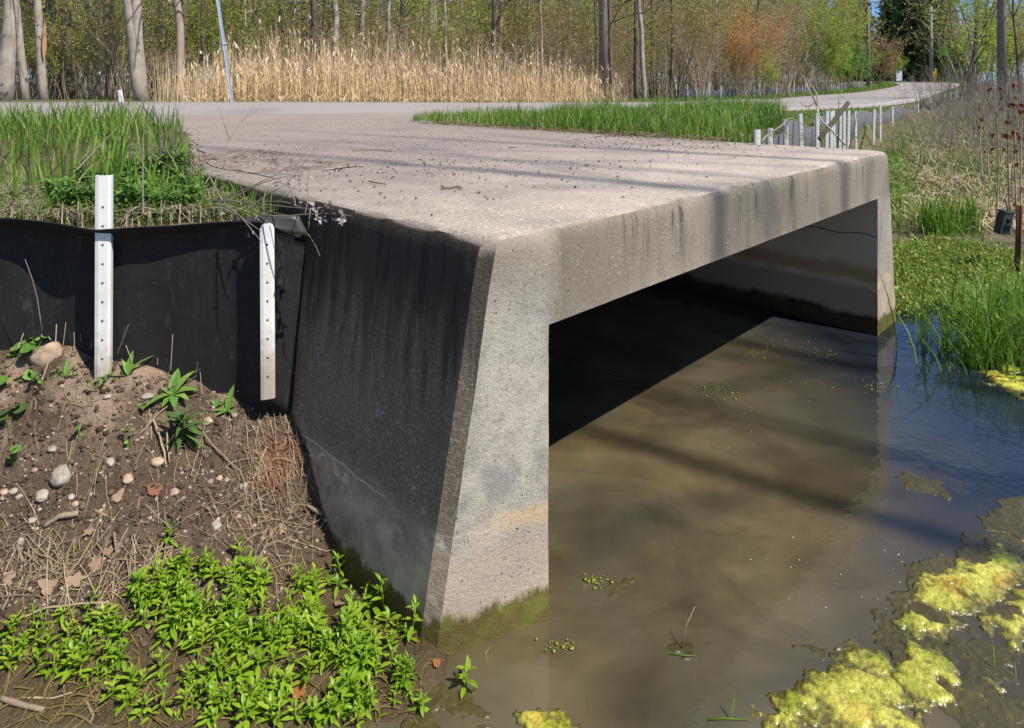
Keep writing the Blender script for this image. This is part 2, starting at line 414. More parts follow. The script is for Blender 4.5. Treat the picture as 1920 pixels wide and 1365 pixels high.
# near leg
def leg_ring(z, jit=.003):
    A, Cc = front_pts(z); N = near_corner(z); pts = []
    pts += seg(A, Cc, 3); pts += seg(Cc, B2, 12); pts += seg(B2, CU(0, LEN - .05), 40)
    rl = N + V2 * (LEN - .05); pts += seg(CU(0, LEN - .05), rl, 3); pts += seg(rl, A, 110)
    return [(*jitter(q, z, jit), z) for q in pts]
m = MB(); loft(m, [leg_ring(z, .002 if z == ZB else .0035) for z in [-.6, -.2, 0, .1, .2, .3, .4, .5, .6, .7, .8, .9, ZB]])
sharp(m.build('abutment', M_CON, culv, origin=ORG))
def far_ring(z, jit=.003):
    fo = far_out(z); pts = []
    pts += seg(CU(AI, 0), CU(fo - .03, 0), 8); pts += seg(CU(fo - .03, 0), CU(fo, .03), 3); pts += seg(CU(fo, .03), CU(fo, LEN - .05), 30)
    pts += seg(CU(fo, LEN - .05), CU(AI, LEN - .05), 3); pts += seg(CU(AI, LEN - .05), CU(AI, 0), 60)
    return [(*jitter(q, z, jit), z) for q in pts]
m = MB(); loft(m, [far_ring(z, .002 if z == ZB else .0035) for z in [-.6, -.2, 0, .1, .2, .3, .4, .5, .6, .7, .8, .9, ZB]])
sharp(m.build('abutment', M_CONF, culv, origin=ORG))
# ------------------------------------------------------------------ road course (near edge, back to the right, then bending away)
NE = np.array([[-60, -8.0], [-30, -.5], [-16, 4.6], [-6.58, 8.44], [-1.5, 10.7], [4.0, 14.0], [10.4, 19.0], [17.3, 28.0], [26.9, 42], [38, 58], [50.7, 75], [61, 91], [63.5, 106], [56, 120], [35, 135], [0, 150], [-60, 170]])
NZ = np.array([1.30, 1.28, 1.27, 1.26, 1.27, 1.25, 1.24, 1.275, 1.37, 1.46, 1.92, 2.42, 2.72, 2.9, 3.0, 3.1, 3.1])
def catmull(P_, n=14):
    out = []
    for i in range(len(P_) - 1):
        p0 = P_[max(i - 1, 0)]; p1 = P_[i]; p2 = P_[i + 1]; p3 = P_[min(i + 2, len(P_) - 1)]
        for k in range(n):
            t = k / n
            out.append(.5 * ((2 * p1) + (-p0 + p2) * t + (2 * p0 - 5 * p1 + 4 * p2 - p3) * t * t + (-p0 + 3 * p1 - 3 * p2 + p3) * t ** 3))
    out.append(P_[-1]); return np.array(out)
RD = catmull(np.column_stack([NE, NZ])); RW = 6.6
T = np.gradient(RD[:, :2], axis=0); T /= np.linalg.norm(T, axis=1)[:, None]
RN = np.column_stack([-T[:, 1], T[:, 0]])               # left of the direction of travel
RSUP = np.interp(RD[:, 0], [-10, -3, 3, 12], [.030, .022, .012, .0])    # cross fall (m per m)
RSUP[(RD[:, 1] > 25)] = -.018
def road_near(x, y):
    sh = np.shape(x); x = np.ravel(x); y = np.ravel(y); off = np.empty(len(x)); zz = np.empty(len(x))
    for k in range(0, len(x), 20000):
        d = (x[k:k + 20000, None] - RD[None, :, 0]) ** 2 + (y[k:k + 20000, None] - RD[None, :, 1]) ** 2
        i = d.argmin(1)
        o = (x[k:k + 20000] - RD[i, 0]) * RN[i, 0] + (y[k:k + 20000] - RD[i, 1]) * RN[i, 1]
        # soften the station jump by a distance-weighted mean
        wgt = 1 / (d + .6) ** 3; wz = (wgt * RD[None, :, 2]).sum(1) / wgt.sum(1); ws = (wgt * RSUP[None, :]).sum(1) / wgt.sum(1)
        off[k:k + 20000] = o; zz[k:k + 20000] = wz + ws * np.clip(o, 0, RW)
    return off.reshape(sh), zz.reshape(sh)

FENCE_R = np.array([[1.93, 5.25], [3.84, 8.6], [7.0, 13.0], [11.2, 18.2], [18.3, 27.4], [28, 41.3], [39, 57.2], [52, 74.0]])
def right_of_fence(x, y):
    """signed distance, positive to the right of the far-right barrier line"""
    sh = np.shape(x); x = np.ravel(x); y = np.ravel(y); best = np.full(len(x), 1e9); sg = np.ones(len(x))
    ext = np.vstack([FENCE_R[0] - (FENCE_R[1] - FENCE_R[0]) * .02, FENCE_R])
    for a, b in zip(ext[:-1], ext[1:]):
        d = b - a; L = (d @ d); t = np.clip(((x - a[0]) * d[0] + (y - a[1]) * d[1]) / L, 0, 1)
        qx = x - a[0] - d[0] * t; qy = y - a[1] - d[1] * t; dd = np.hypot(qx, qy)
        s = np.sign(d[1] * (x - a[0]) - d[0] * (y - a[1]))
        u = dd < best; best[u] = dd[u]; sg[u] = s[u]
    return (best * sg).reshape(sh)
FY = lambda x: np.interp(x, [-6, -4, -2.6, -2.2, -1.9, -1.62, -1.4, -1.15, -1.0, -.93, -.85, -.6], [2.8, 2.74, 2.72, 2.68, 2.70, 2.66, 2.69, 2.71, 2.68, 2.70, 2.77, 2.95])

def height(x, y):
    x = np.asarray(x, float); y = np.asarray(y, float)
    off, zr = road_near(x, y)
    base = zr - .045 + .05 * fbm(x * .35, y * .35, 3) * np.clip(np.abs(off - 3.3) - 3.6, 0, 2)
    base = np.where((off < 0) & (y < 12), np.minimum(base, 1.235 + .02 * fbm(x * 2, y * 2, 5)), base)
    a = (x - B2[0]) * U2[0] + (y - B2[1]) * U2[1]; b = (x - B2[0]) * V2[0] + (y - B2[1]) * V2[1]
    z = base.copy()
    # left bank: soil slope below the barrier, flat muddy foot
    prof = np.interp(y, [-3, 0, 1.2, 1.72, 1.86, 2.0, 2.15, 2.3, 2.45, 2.6, 2.72, 3.0], [-.02, -.03, -.02, -.012, .012, .06, .13, .24, .375, .53, .575, .58])
    dw = np.maximum(-.25 - .145 * (1.28 - prof) - a, 0)
    dip = .21 * np.exp(-(dw / .22) ** 2) * np.clip((y - 1.95) / .35, 0, 1) * np.clip((2.85 - y) / .4, .25, 1)
    lft = prof - dip * np.clip(prof / .12, 0, 1) + np.interp(x, [-2.5, -1.78, -1.64, -1.5, -1.4, -1.19, -1.0, -.85], [.13, .115, .075, .045, .02, -.03, -.05, -.06]) * np.clip((y - 2.25) / .35, 0, 1)
    lft = lft + np.clip(prof / .1, .25, 1) * (.05 * fbm(x * 3.2, y * 3.2, 11) + .022 * fbm(x * 14, y * 14, 12, 5))
    # muddy margin falls off into the stream towards +x
    sx = x + .16 * fbm(x * 2.5, y * 4, 21)
    drop = np.clip((sx - np.interp(y, [1.0, 1.75, 2.0], [-.55, -.30, -.20])) / .5, 0, 1)
    lft = lft * (1 - drop) + (-.30) * drop
    upper = np.where(y > FY(x) + .055, base - .02 + .03 * fbm(x * 3, y * 3, 15) - .04 * np.exp(-(y - FY(x)) / .25), lft)
    z = np.where(a < -.12, np.where(y < 12, np.where((y < FY(x) + .055) | (b < 0), lft, upper), base), z)
    # soil banked over the left rear of the slab, along the driveway edge
    lb = (x < np.interp(y, [3.5, 3.67, 4.9, 6.6, 8.2, 9.2], [-1.62, -1.76, -2.37, -3.22, -4.42, -5.6])) & (y > 3.62) & (y < 9.5) & (off < -.3)
    lbz = 1.288 + .022 * fbm(x * 3, y * 3, 17)
    # stream bed: in front of the opening and inside it
    bed = -.30 + .05 * fbm(x * 1.2, y * 1.2, 31) + .06 * fbm(x * 3.1, y * 2.1, 33)
    inside = (a >= -.12) & (a < 3.6) & (b > -.06) & (b < LEN - .3)
    z = np.where(inside, bed, z)
    nearw = np.clip((a + 1.1) / .9, 0, 1)
    z = np.where(lb & (a > -2.0), np.maximum(z, lbz * nearw + z * (1 - nearw)), z)
    d = (x - 2.88) * -.49 + (y - 4.93) * .87
    d = d + .22 * fbm(x * 1.1, y * 1.1, 35)
    rb = np.interp(d, [-3, -.8, 0, .12, .8, 2, 4, 7, 11, 18], [-.34, -.28, -.05, .03, .10, .22, .55, .85, 1.02, 1.08])
    rb = rb + np.clip(d / 1.5, 0, 1) * .10 * fbm(x * 1.3, y * 1.3, 37)
    rf = right_of_fence(x, y)
    rb = np.where(rf < 0, base, np.minimum(rb, base - .25 * np.exp(-np.clip(rf, 0, 9) / 1.5)))
    outer = ((a >= 3.6) & (b > -.06) & (b < 1.2)) | ((a >= 3.6) & (b >= 1.2) & (rf > 0))
    z = np.where(outer, rb, z)
    front = (a >= -.12) & (b <= -.06)
    fr = np.where(d > -.8, rb, bed)
    # the near margin on the left of the frame keeps its mud foot
    fr = np.where(x < .35, np.maximum(fr, lft * (1 - drop) + bed * drop), fr)
    e2 = (x - 3.5) * .6 - (y - 1.9) * .8 + .2 * fbm(x, y, 39)
    fr = np.maximum(fr, np.where(x > .5, np.interp(e2, [-.6, 0, .3, 1.5, 4], [-.4, -.05, .08, .5, .9]), -9))
    z = np.where(front, fr, z)
    # unseen bank added behind the photographer to block low sky, bounce warm light
    bk = np.interp(y + .35 * fbm(x * .5, y * .5, 51), [-7, -4.5, -2.4, -.9], [1.35, 1.25, .75, .0])
    z = np.where((y < -.9 + .3) & (x < 3.2), np.maximum(z, bk), z)
    return z

def axis(lo, dlo, dhi, hi, step, g):
    q = list(np.arange(dlo, dhi, step)); s = step
    while q[-1] < hi: s *= g; q.append(q[-1] + s)
    s = step
    while q[0] > lo: s *= g; q.insert(0, q[0] - s)
    return np.array(q)
gx = axis(-600, -2.35, 1.0, 700, .022, 1.045); gy = axis(-200, 1.6, 3.0, 900, .022, 1.035)
XX, YY = np.meshgrid(gx, gy); ZZ = height(XX, YY)
nx, ny = len(gx), len(gy)
idx = np.arange(nx * ny).reshape(ny, nx)
F = np.stack([idx[:-1, :-1], idx[:-1, 1:], idx[1:, 1:], idx[1:, :-1]], -1).reshape(-1, 4)

t = NT("bank_soil"); p = t.pos(); z = t.sep(p)[2]; y_ = t.sep(p)[1]
n1 = t.noise(p, 3.0, 5, .6); n2 = t.noise(p, 22, 5, .7); n3 = t.noise(p, 120, 3, .7)
soil = t.mix(n1, (.15, .10, .062), (.058, .039, .026))
soil = t.mix(t.ramp(n2, [(.38, .75), (.55, 0)]), soil, (.05, .036, .026))
dry = t.math('MULTIPLY', t.smooth(z, .30, .58), t.ramp(t.noise(p, 5, 4), [(.4, 0), (.6, .9)]))
soil = t.mix(dry, soil, (.34, .245, .17))
soil = t.mix(t.ramp(n3, [(.60, 0), (.72, .7)]), soil, (.33, .255, .185))
mud = t.mix(t.noise(p, 9, 5, .65), (.035, .026, .016), (.13, .088, .04))
wet = t.smooth(t.math('ADD', z, t.math('MULTIPLY', t.math('SUBTRACT', n1, .5), .14)), .17, .05)
c = t.mix(wet, soil, mud)
turf = t.mix(t.noise(p, 6, 5, .7), (.10, .075, .045), (.20, .16, .09))
turf = t.mix(t.ramp(t.noise(p, 1.2, 4), [(.4, 0), (.6, .8)]), turf, (.06, .075, .025))
c = t.mix(t.math('MAXIMUM', t.smooth(z, .9, 1.05), t.math('MULTIPLY', t.smooth(y_, 4.6, 5.0), t.smooth(z, .0, .1))), c, turf)
h = t.math('ADD', t.math('MULTIPLY', n2, 1.0), t.math('MULTIPLY', n3, .45))
M_SOIL = t.fin(c, t.mix(wet, (.95,) * 3, (.32,) * 3), t.bump(h, .9, .02), .3)
ground = np_mesh('ground', np.column_stack([XX.ravel(), YY.ravel(), ZZ.ravel()]), [F], M_SOIL)
tag(ground, 'brown soil bank and low ground around the stream', 'ground', kind='structure')

# ------------------------------------------------------------------ road, driveway, line
t = NT("asphalt"); p = t.pos()
c = t.mix(t.noise(p, .5, 5, .6), (.255, .232, .222), (.325, .292, .272))
c = t.mix(t.ramp(t.noise(t.map(p, (1, 1, 1)), .33, 3, .5, .8), [(.55, 0), (.66, .55)]), c, (.20, .18, .18))
c = t.mix(t.ramp(t.noise(p, 60, 3, .7), [(.55, 0), (.7, .5)]), c, (.42, .38, .35))
c = t.mix(t.ramp(t.noise(p, 60, 3, .7), [(.3, .7), (.42, 0)]), c, (.12, .11, .11))
M_ASPH = t.fin(c, .92, t.bump(t.noise(p, 70, 3), .5, .006), .25)
V = []; F = []; nc = 11
for i, q in enumerate(RD):
    for k in range(nc):
        if k in (0, nc - 1):
            o = -.10 if k == 0 else RW + .10; e = q[:2] + RN[i] * o; V.append((e[0], e[1], q[2] + RSUP[i] * o - .16)); continue
        o = RW * (k - 1) / (nc - 3); e = q[:2] + RN[i] * o
        V.append((e[0], e[1], q[2] + RSUP[i] * o - .0004 * (o - RW / 2) ** 2))
for i in range(len(RD) - 1):
    for k in range(nc - 1): F.append((i * nc + k, i * nc + nc + k, i * nc + nc + k + 1, i * nc + k + 1)[::-1])
road = np_mesh('road', V, [np.array(F)], M_ASPH); tag(road, 'grey asphalt road bending away to the right', 'road', kind='structure')
t = NT("line_paint"); p = t.pos()
M_LINE = t.fin(t.mix(t.ramp(t.noise(p, 18, 4, .7), [(.42, 0), (.6, .9)]), (.74, .73, .70), (.33, .30, .28)), .7, None, .3)
V = []; F = []; base = 0
for side in (0.28, RW - .28):
    b0 = len(V)
    for i, q in enumerate(RD):
        for o in (side - .06, side + .06):
            e = q[:2] + RN[i] * o; V.append((e[0], e[1], q[2] + RSUP[i] * o - .0004 * (o - RW / 2) ** 2 + .005))
    s1 = [i for i in range(len(RD) - 1) if not (-4.5 < RD[i, 0] < 3.5 and side < 1)]
    for i in s1: k = b0 + 2 * i; F.append((k, k + 1, k + 3, k + 2))
line = np_mesh('road_marking', V, [np.array(F)], M_LINE); tag(line, 'worn white edge line on the asphalt road', 'road marking', kind='structure')

t = NT("gravel_drive"); p = t.pos(); c = gravel_col(t, p)
M_GRAV = t.fin(c, .93, t.bump(t.math('ADD', t.noise(p, 45, 4), t.vor(p, 32, 'F1')), .7, .01), .2)
# driveway sheet: left edge, right edge as rows of points, ragged front edge lying on the slab
Lf = np.array([CU(-.10, 1.75), CU(-.14, 2.4), [-2.35, 4.9], [-3.2, 6.6], [-4.4, 8.2], [-5.6, 9.2], [-6.6, 10.2]])
Rt = np.array([CU(3.62, 2.3), CU(3.62, 3.2), CU(3.6, 4.4), CU(3.5, 5.4), [-.45, 9.0], [-.2, 10.6], [1.2, 12.9]])
V = []; F = []; nr, ncx = 50, 60
def along(P_, t):
    u = t * (len(P_) - 1); i = min(int(u), len(P_) - 2); return P_[i] + (P_[i + 1] - P_[i]) * (u - i)
for i in range(nr):
    for k in range(ncx):
        t_ = i / (nr - 1); q = along(Lf, t_) * (1 - k / (ncx - 1)) + along(Rt, t_) * k / (ncx - 1)
        rag = float(fbm(q[0] * 2.2, q[1] * 2.2, 71)) * .45
        if i == 0: q = q + V2 * rag
        if k == 0: q = q + U2 * rag * .15
        off, zr = road_near(np.array([q[0]]), np.array([q[1]]))
        o = float(off[0]); zt = 1.286 + .006 * float(fbm(q[0] * 3, q[1] * 3, 73))
        f = min(max((o + 2.6) / 2.6, 0), 1); f = f * f * (3 - 2 * f)
        zz = zt * (1 - f) + (float(zr[0]) - .0004 * (max(o, 0) - RW / 2) ** 2 + .006) * f
        if i == 0: zz = 1.2808
        V.append((q[0], q[1], zz))
for i in range(nr - 1):
    for k in range(ncx - 1): j = i * ncx + k; F.append((j, j + 1, j + ncx + 1, j + ncx))
drive = np_mesh('driveway', V, [np.array(F)], M_GRAV); tag(drive, 'gravelly driveway joining the road behind the culvert deck', 'driveway', kind='structure')

# ------------------------------------------------------------------ water
t = NT("stream_water"); p = t.pos()
n = t.noise(t.map(p, (1, 1.5, 1), (0, 0, .5)), 1.5, 5, .6, .9); n2 = t.noise(t.map(p, (1, 1, 1), (0, 0, .3)), .75, 4, .6, .4)
murk = t.mix(t.ramp(n, [(.36, 0), (.64, 1)]), (.100, .077, .037), (.195, .154, .080))
murk = t.mix(t.ramp(n2, [(.42, 0), (.62, .6)]), murk, (.10, .105, .075))
murk = t.mix(t.math('MULTIPLY', t.smooth(t.math('ADD', t.sep(p)[0], t.math('MULTIPLY', t.math('SUBTRACT', n, .5), 1.2)), 1.0, 2.3), .93), murk, (.007, .014, .026))  # clearer dark water at right, with reflected sky blue painted into its colour
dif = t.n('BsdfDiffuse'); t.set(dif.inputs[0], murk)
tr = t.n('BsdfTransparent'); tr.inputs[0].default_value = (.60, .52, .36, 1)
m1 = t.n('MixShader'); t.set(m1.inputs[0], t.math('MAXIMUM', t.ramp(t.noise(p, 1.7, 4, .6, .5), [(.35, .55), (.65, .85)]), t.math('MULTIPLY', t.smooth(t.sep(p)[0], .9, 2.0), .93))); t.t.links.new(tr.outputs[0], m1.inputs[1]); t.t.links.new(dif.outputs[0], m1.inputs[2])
rip = t.math('ADD', t.noise(t.map(p, (1, 1, 1)), 9, 3, .5), t.math('MULTIPLY', t.noise(p, 30, 2, .5), .25))
bn = t.bump(rip, .10, .02)
gl = t.n('BsdfGlossy'); gl.inputs['Roughness'].default_value = .02; t.set(gl.inputs['Normal'], bn); gl.inputs[0].default_value = (.80, .92, 1, 1)  # gloss tinted blue to strengthen the mirrored sky
fr = t.n('Fresnel'); fr.inputs[0].default_value = 1.58; t.set(fr.inputs['Normal'], bn)
m2 = t.n('MixShader'); t.set(m2.inputs[0], fr.outputs[0]); t.t.links.new(m1.outputs[0], m2.inputs[1]); t.t.links.new(gl.outputs[0], m2.inputs[2])
t.t.links.new(m2.outputs[0], t.out.inputs[0]); M_WAT = t.m
V = []; F = []
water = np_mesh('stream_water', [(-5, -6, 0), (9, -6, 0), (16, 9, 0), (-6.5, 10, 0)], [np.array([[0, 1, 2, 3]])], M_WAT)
tag(water, 'murky brown stream water reflecting blue sky at the right', 'water', kind='structure')

def hz(x, y):
    """ground height, looked up on the sheet"""
    x = np.asarray(x, float); y = np.asarray(y, float)
    i = np.clip(np.searchsorted(gx, x) - 1, 0, nx - 2); j = np.clip(np.searchsorted(gy, y) - 1, 0, ny - 2)
    u = np.clip((x - gx[i]) / (gx[i + 1] - gx[i]), 0, 1); v = np.clip((y - gy[j]) / (gy[j + 1] - gy[j]), 0, 1)
    return (ZZ[j, i] * (1 - u) + ZZ[j, i + 1] * u) * (1 - v) + (ZZ[j + 1, i] * (1 - u) + ZZ[j + 1, i + 1] * u) * v
_YS = np.geomspace(1.3, 80, 700)
def hit(px, py, floor=-9.0):
    """first ground point behind the photo pixels"""
    px = np.atleast_1d(np.asarray(px, float)); py = np.atleast_1d(np.asarray(py, float)); out = np.zeros((len(px), 3))
    for k in range(len(px)):
        X = (px[k] - CX) / FPX * _YS; Z = CZ - (py[k] - HY) / FPX * _YS
        g = np.maximum(hz(X, _YS), floor); m_ = Z <= g
        i = int(m_.argmax()) if m_.any() else len(_YS) - 1
        out[k] = (X[i], _YS[i], g[i])
    return out
def in_poly(px, py, poly):
    r = np.zeros(len(px), bool); n_ = len(poly)
    for i in range(n_):
        x1, y1 = poly[i]; x2, y2 = poly[(i + 1) % n_]
        c_ = (y1 > py) != (y2 > py)
        r ^= c_ & (px < (x2 - x1) * (py - y1) / (y2 - y1 + 1e-9) + x1)
    return r
def poly_px(poly, n):
    a = np.array(poly, float); out = []
    while len(out) < n:
        px = rng.uniform(a[:, 0].min(), a[:, 0].max(), 400); py = rng.uniform(a[:, 1].min(), a[:, 1].max(), 400)
        k = in_poly(px, py, poly); out += list(zip(px[k], py[k]))
    return np.array(out[:n])
def blades(name, base, H, W, lean, mat, segs=3, parent=None, droop=.5, leandir=None):
    """many upright tapering blades as one mesh"""
    base = np.asarray(base, float); n = len(base); H = np.broadcast_to(H, n); W = np.broadcast_to(W, n); lean = np.broadcast_to(lean, n)
    th = rng.uniform(0, 2 * np.pi, n) if leandir is None else leandir
    L = np.column_stack([np.cos(th), np.sin(th), np.zeros(n)]); wd = th + np.pi / 2 + rng.normal(0, .6, n)
    S = np.column_stack([np.cos(wd), np.sin(wd), np.zeros(n)])
    V = np.zeros((n, 2 * segs + 1, 3))
    for i in range(segs + 1):
        q = i / segs
        c = base + L * (H * lean * (q ** 1.8))[:, None]; c[:, 2] += H * (q - droop * lean * q ** 2.5 * .6)
        ww = W * .5 * (1 - q ** 2.2) * (.7 + .6 * q * (1 - q) * 2)
        if i < segs: V[:, 2 * i] = c + S * ww[:, None]; V[:, 2 * i + 1] = c - S * ww[:, None]
        else: V[:, 2 * segs] = c
    off = (np.arange(n) * (2 * segs + 1))[:, None]
    quads = np.concatenate([off + np.array([2 * i, 2 * i + 1, 2 * i + 3, 2 * i + 2]) for i in range(segs - 1)]) if segs > 1 else np.zeros((0, 4), int)
    tri = off + np.array([2 * segs - 2, 2 * segs - 1, 2 * segs])
    return np_mesh(name, V.reshape(-1, 3), [quads, tri], mat, parent)
# ------------------------------------------------------------------ near barrier fence: black sheet with a flared lip, two white posts
t = NT("black_sheet"); p = t.pos()
n = t.noise(p, 9, 5, .65)
c = t.mix(n, (.013, .013, .0145), (.031, .030, .032))
c = t.mix(t.ramp(t.noise(t.map(p, (1, 1, .35)), 26, 5, .75), [(.56, 0), (.75, .5)]), c, (.10, .095, .085))
c = t.mix(t.ramp(t.noise(p, 70, 4, .7), [(.64, 0), (.74, .6)]), c, (.20, .17, .13))
M_SHEET = t.fin(c, t.mix(n, (.5,) * 3, (.65,) * 3), t.bump(t.math('ADD', t.noise(p, 3, 3), t.math('MULTIPLY', t.noise(t.map(p, (1, 1, .25)), 14, 3), .3)), .3, .03), .16)
t = NT("white_post"); p = t.pos()
c = t.mix(t.ramp(t.noise(p, 18, 4, .6), [(.45, 0), (.75, .35)]), (.80, .80, .78), (.58, .53, .44)); c = t.mix(t.math('MULTIPLY', t.smooth(t.math('ADD', t.sep(p)[2], t.math('MULTIPLY', t.math('SUBTRACT', t.noise(p, 30, 4, .7), .5), .3)), .82, .58), .75), c, (.36, .27, .19)); c = t.mix(t.ramp(t.noise(t.map(p, (1, 1, .12)), 60, 4, .7), [(.60, 0), (.72, .35)]), c, (.45, .42, .38))
M_POST = t.fin(c, .38, None, .5)
t = NT("post_hole"); M_HOLE = t.fin((.10, .075, .05), .9)

fence = empty('barrier_fence', (-1.6, 2.66, .6)); FO = (-1.6, 2.66, .6)
tag(fence, 'black plastic barrier sheet on white posts holding up the soil bank beside the culvert', 'fence')
# plan path of the sheet with bottom and top heights and lip reach
path = np.array([[-4.2, 2.76], [-3.4, 2.73], [-2.6, 2.70], [-2.2, 2.665], [-1.9, 2.69], [-1.64, 2.648], [-1.45, 2.675], [-1.2, 2.695], [-1.06, 2.675], [-1.0, 2.645], [-.955, 2.65], [-.925, 2.672], [-.895, 2.71], [-.868, 2.752]])
pc = catmull(path, 8)
m = MB(); nz_ = 16; rows = []
for q in pc:
    x = q[0]
    top = np.interp(x, [-4.2, -2.0, -1.62, -1.35, -1.1, -.99, -.95, -.868], [1.20, 1.165, 1.125, 1.145, 1.175, 1.185, 1.17, 1.118])
    bot = np.interp(x, [-4.2, -1.62, -1.15, -.98, -.93, -.868], [.45, .40, .36, .46, .43, .345])
    lip = np.interp(x, [-4.2, -2.1, -1.75, -1.5, -1.2, -1.02, -.95, -.90], [.085, .085, .10, .085, .055, .035, .02, 0])
    col = []
    for k in range(nz_):
        tt = k / (nz_ - 1); col.append((q[0], q[1] + .012 * math.sin(tt * 3.1) * math.sin(x * 7), bot + (top - bot) * tt))
    for k in range(1, 5):
        tt = k / 4; col.append((q[0], q[1] - lip * tt, top + .058 * tt * (lip / .085)))
    rows.append(col)
nr_ = len(rows[0]); vs = [q for r in rows for q in r]
fs = [(i * nr_ + k, (i + 1) * nr_ + k, (i + 1) * nr_ + k + 1, i * nr_ + k + 1) for i in range(len(rows) - 1) for k in range(nr_ - 1)]
m.add(vs, fs); sh = m.build('panel', M_SHEET, fence, origin=FO)
md = sh.modifiers.new('thickness', 'SOLIDIFY'); md.thickness = .004
# top corner flap folded over behind the second post
m = MB(); A = P(452, 424, 2.66); Bp = P(560, 404, 2.74); Cp = P(580, 443, 2.742); D = P(500, 437, 2.64); E = P(436, 414, 2.70)
vs = []; 
for i in range(9):
    for j in range(5):
        u = i / 8; v = j / 4
        a = E.lerp(Bp, u); b = A.lerp(Cp, u); q = a.lerp(b, v); q.z += .012 * math.sin(u * 3.14) * (1 - v); vs.append(q)
fs = [(i * 5 + j, (i + 1) * 5 + j, (i + 1) * 5 + j + 1, i * 5 + j + 1) for i in range(8) for j in range(4)]
m.add(vs, fs); fl = m.build('flap', NT('flap_sheet').fin((.045, .044, .043), .42, None, .5), fence, origin=FO); md = fl.modifiers.new('thickness', 'SOLIDIFY'); md.thickness = .004  # flap in a paler grey than the panel

def channel_post(name, parent, loc, h, wdt, rz, rounded, origin, tilt=0.0, pm=None):
    """U channel: flat front, returned edges, one row of small holes"""
    m = MB(); hw = wdt / 2; dp = wdt * .42; th = .0035
    prof = [(-hw, 0), (-hw * .55, -.004), (hw * .55, -.004), (hw, 0), (hw + .001, dp), (hw - th, dp), (hw - th, th + .001), (-hw + th, th + .001), (-hw + th, dp), (-hw - .001, dp)]
    rings = []
    nlev = 7 if rounded else 1
    zs = [(0, 1)] + ([(h - hw * (1 - math.sin(a)) , math.cos(a)) for a in [i / 6 * 1.45 for i in range(7)]] if rounded else [(h, 1)])
    M = Matrix.Translation(loc) @ Matrix.Rotation(rz, 4, 'Z') @ Matrix.Rotation(tilt, 4, 'Y')
    for z, sc in zs: rings.append([tuple(M @ Vector((a * max(sc, .15), b, z))) for a, b in prof])
    nn = len(prof); vs = [q for r in rings for q in r]; fs = []
    for i in range(len(rings) - 1):
        for j in range(nn): k = (j + 1) % nn; fs.append((i * nn + j, i * nn + k, (i + 1) * nn + k, (i + 1) * nn + j))
    fs.append(tuple(range(nn - 1, -1, -1))); fs.append(tuple((len(rings) - 1) * nn + j for j in range(nn)))
    m.add(vs, fs, 0)
    if wdt > .045:
        z = .09
        while z < h - .05:
            cs = [tuple(M @ Vector((.0045 * math.cos(a), -.0052, z + .0045 * math.sin(a)))) for a in [i / 8 * 6.283 for i in range(8)]]
            m.add(cs, [tuple(range(8))], 1); z += .0745
    o = m.build(name, [pm or M_POST, M_HOLE], parent, smooth=False, origin=origin); return o
q1 = P(192, 703, 2.585); q2 = P(502.5, 748, 2.60)
channel_post('post', fence, q1 - Vector((0, 0, .10)), 1.398 - q1.z + .10, .0555, R(16), False, FO, R(.2))
channel_post('post', fence, q2 - Vector((0, 0, .0)), 1.205 - q2.z, .053, R(20), True, FO, R(-.3))

# ------------------------------------------------------------------ foliage materials
M_ROS = leaf_mat("bright_leaf", [(.10, .24, .015), (.23, .41, .025), (.34, .52, .035), (.45, .58, .06), (.58, .56, .13)], .40, .42, .45, .35)
M_SEED = leaf_mat("seedling_leaf", [(.11, .24, .045), (.17, .33, .055), (.25, .40, .09)], .25, .5, .35)
M_DARKL = leaf_mat("dark_leaf", [(.05, .11, .03), (.08, .17, .035), (.14, .19, .05)], .2, .55, .3)
M_GRASS = leaf_mat("grass_blade", [(.10, .21, .02), (.17, .31, .03), (.26, .41, .05), (.40, .46, .14)], .45, .5, .35, .25, (.9, .55, (.08, .17, .02)))
M_STRAW = stem_mat("straw", [(.15, .105, .06), (.30, .22, .13), (.44, .34, .22), (.20, .15, .09)])
M_DRYGREY = stem_mat("grey_twig", [(.15, .125, .10), (.26, .22, .18), (.38, .33, .27)])
M_BARKSTICK = wood_mat("stick_bark", (.20, .145, .10), (.40, .31, .22), 60, 1)
M_DEADLEAF = leaf_mat("dead_leaf", [(.20, .12, .07), (.36, .25, .17), (.45, .35, .25)], .15, .8, .2)

# ------------------------------------------------------------------ rosettes of the leafy patch
def rosette(seed, pairs, L, H, dark=False):
    r = random.Random(seed); m = MB(); tx, ty = r.uniform(-.25, .25), r.uniform(-.25, .25)
    m.tube([(0, 0, -.02), (tx * H * .5, ty * H * .5, H * .5), (tx * H, ty * H, H)], [.0028, .0024, .0016], 5)
    for k in range(pairs):
        f = k / max(pairs - 1, 1); z = H * (.12 + .88 * f); a0 = k * 1.57 + r.uniform(-.35, .35)
        for s_ in (0, math.pi):
            a = a0 + s_ + r.uniform(-.3, .3); el = R(8 + 52 * f + r.uniform(-14, 14)); l = L * (1.0 - .45 * f) * r.uniform(.75, 1.15)
            d = Vector((math.cos(a) * math.cos(el), math.sin(a) * math.cos(el), math.sin(el)))
            m.leaf((tx * z, ty * z, z), d, (0, 0, 1), l, l * r.uniform(.26, .34), r.uniform(.1, .5), .25, 0, 5, [.25, .62, .95, 1.0, .68])
    return m
protos = []
for k in range(9):
    m = rosette(100 + k, [4, 5, 5, 6, 3, 5, 4, 6, 5][k], [.050, .056, .062, .052, .044, .058, .048, .05, .066][k], [.045, .055, .07, .08, .025, .06, .04, .09, .05][k])
    protos.append(m)
ros_me = []
def first_or_copy(cache, k, name, m, mat):
    if k not in cache: o = m.build(name, mat); cache[k] = o; return o
    o = cache[k].copy(); COL.objects.link(o); return o
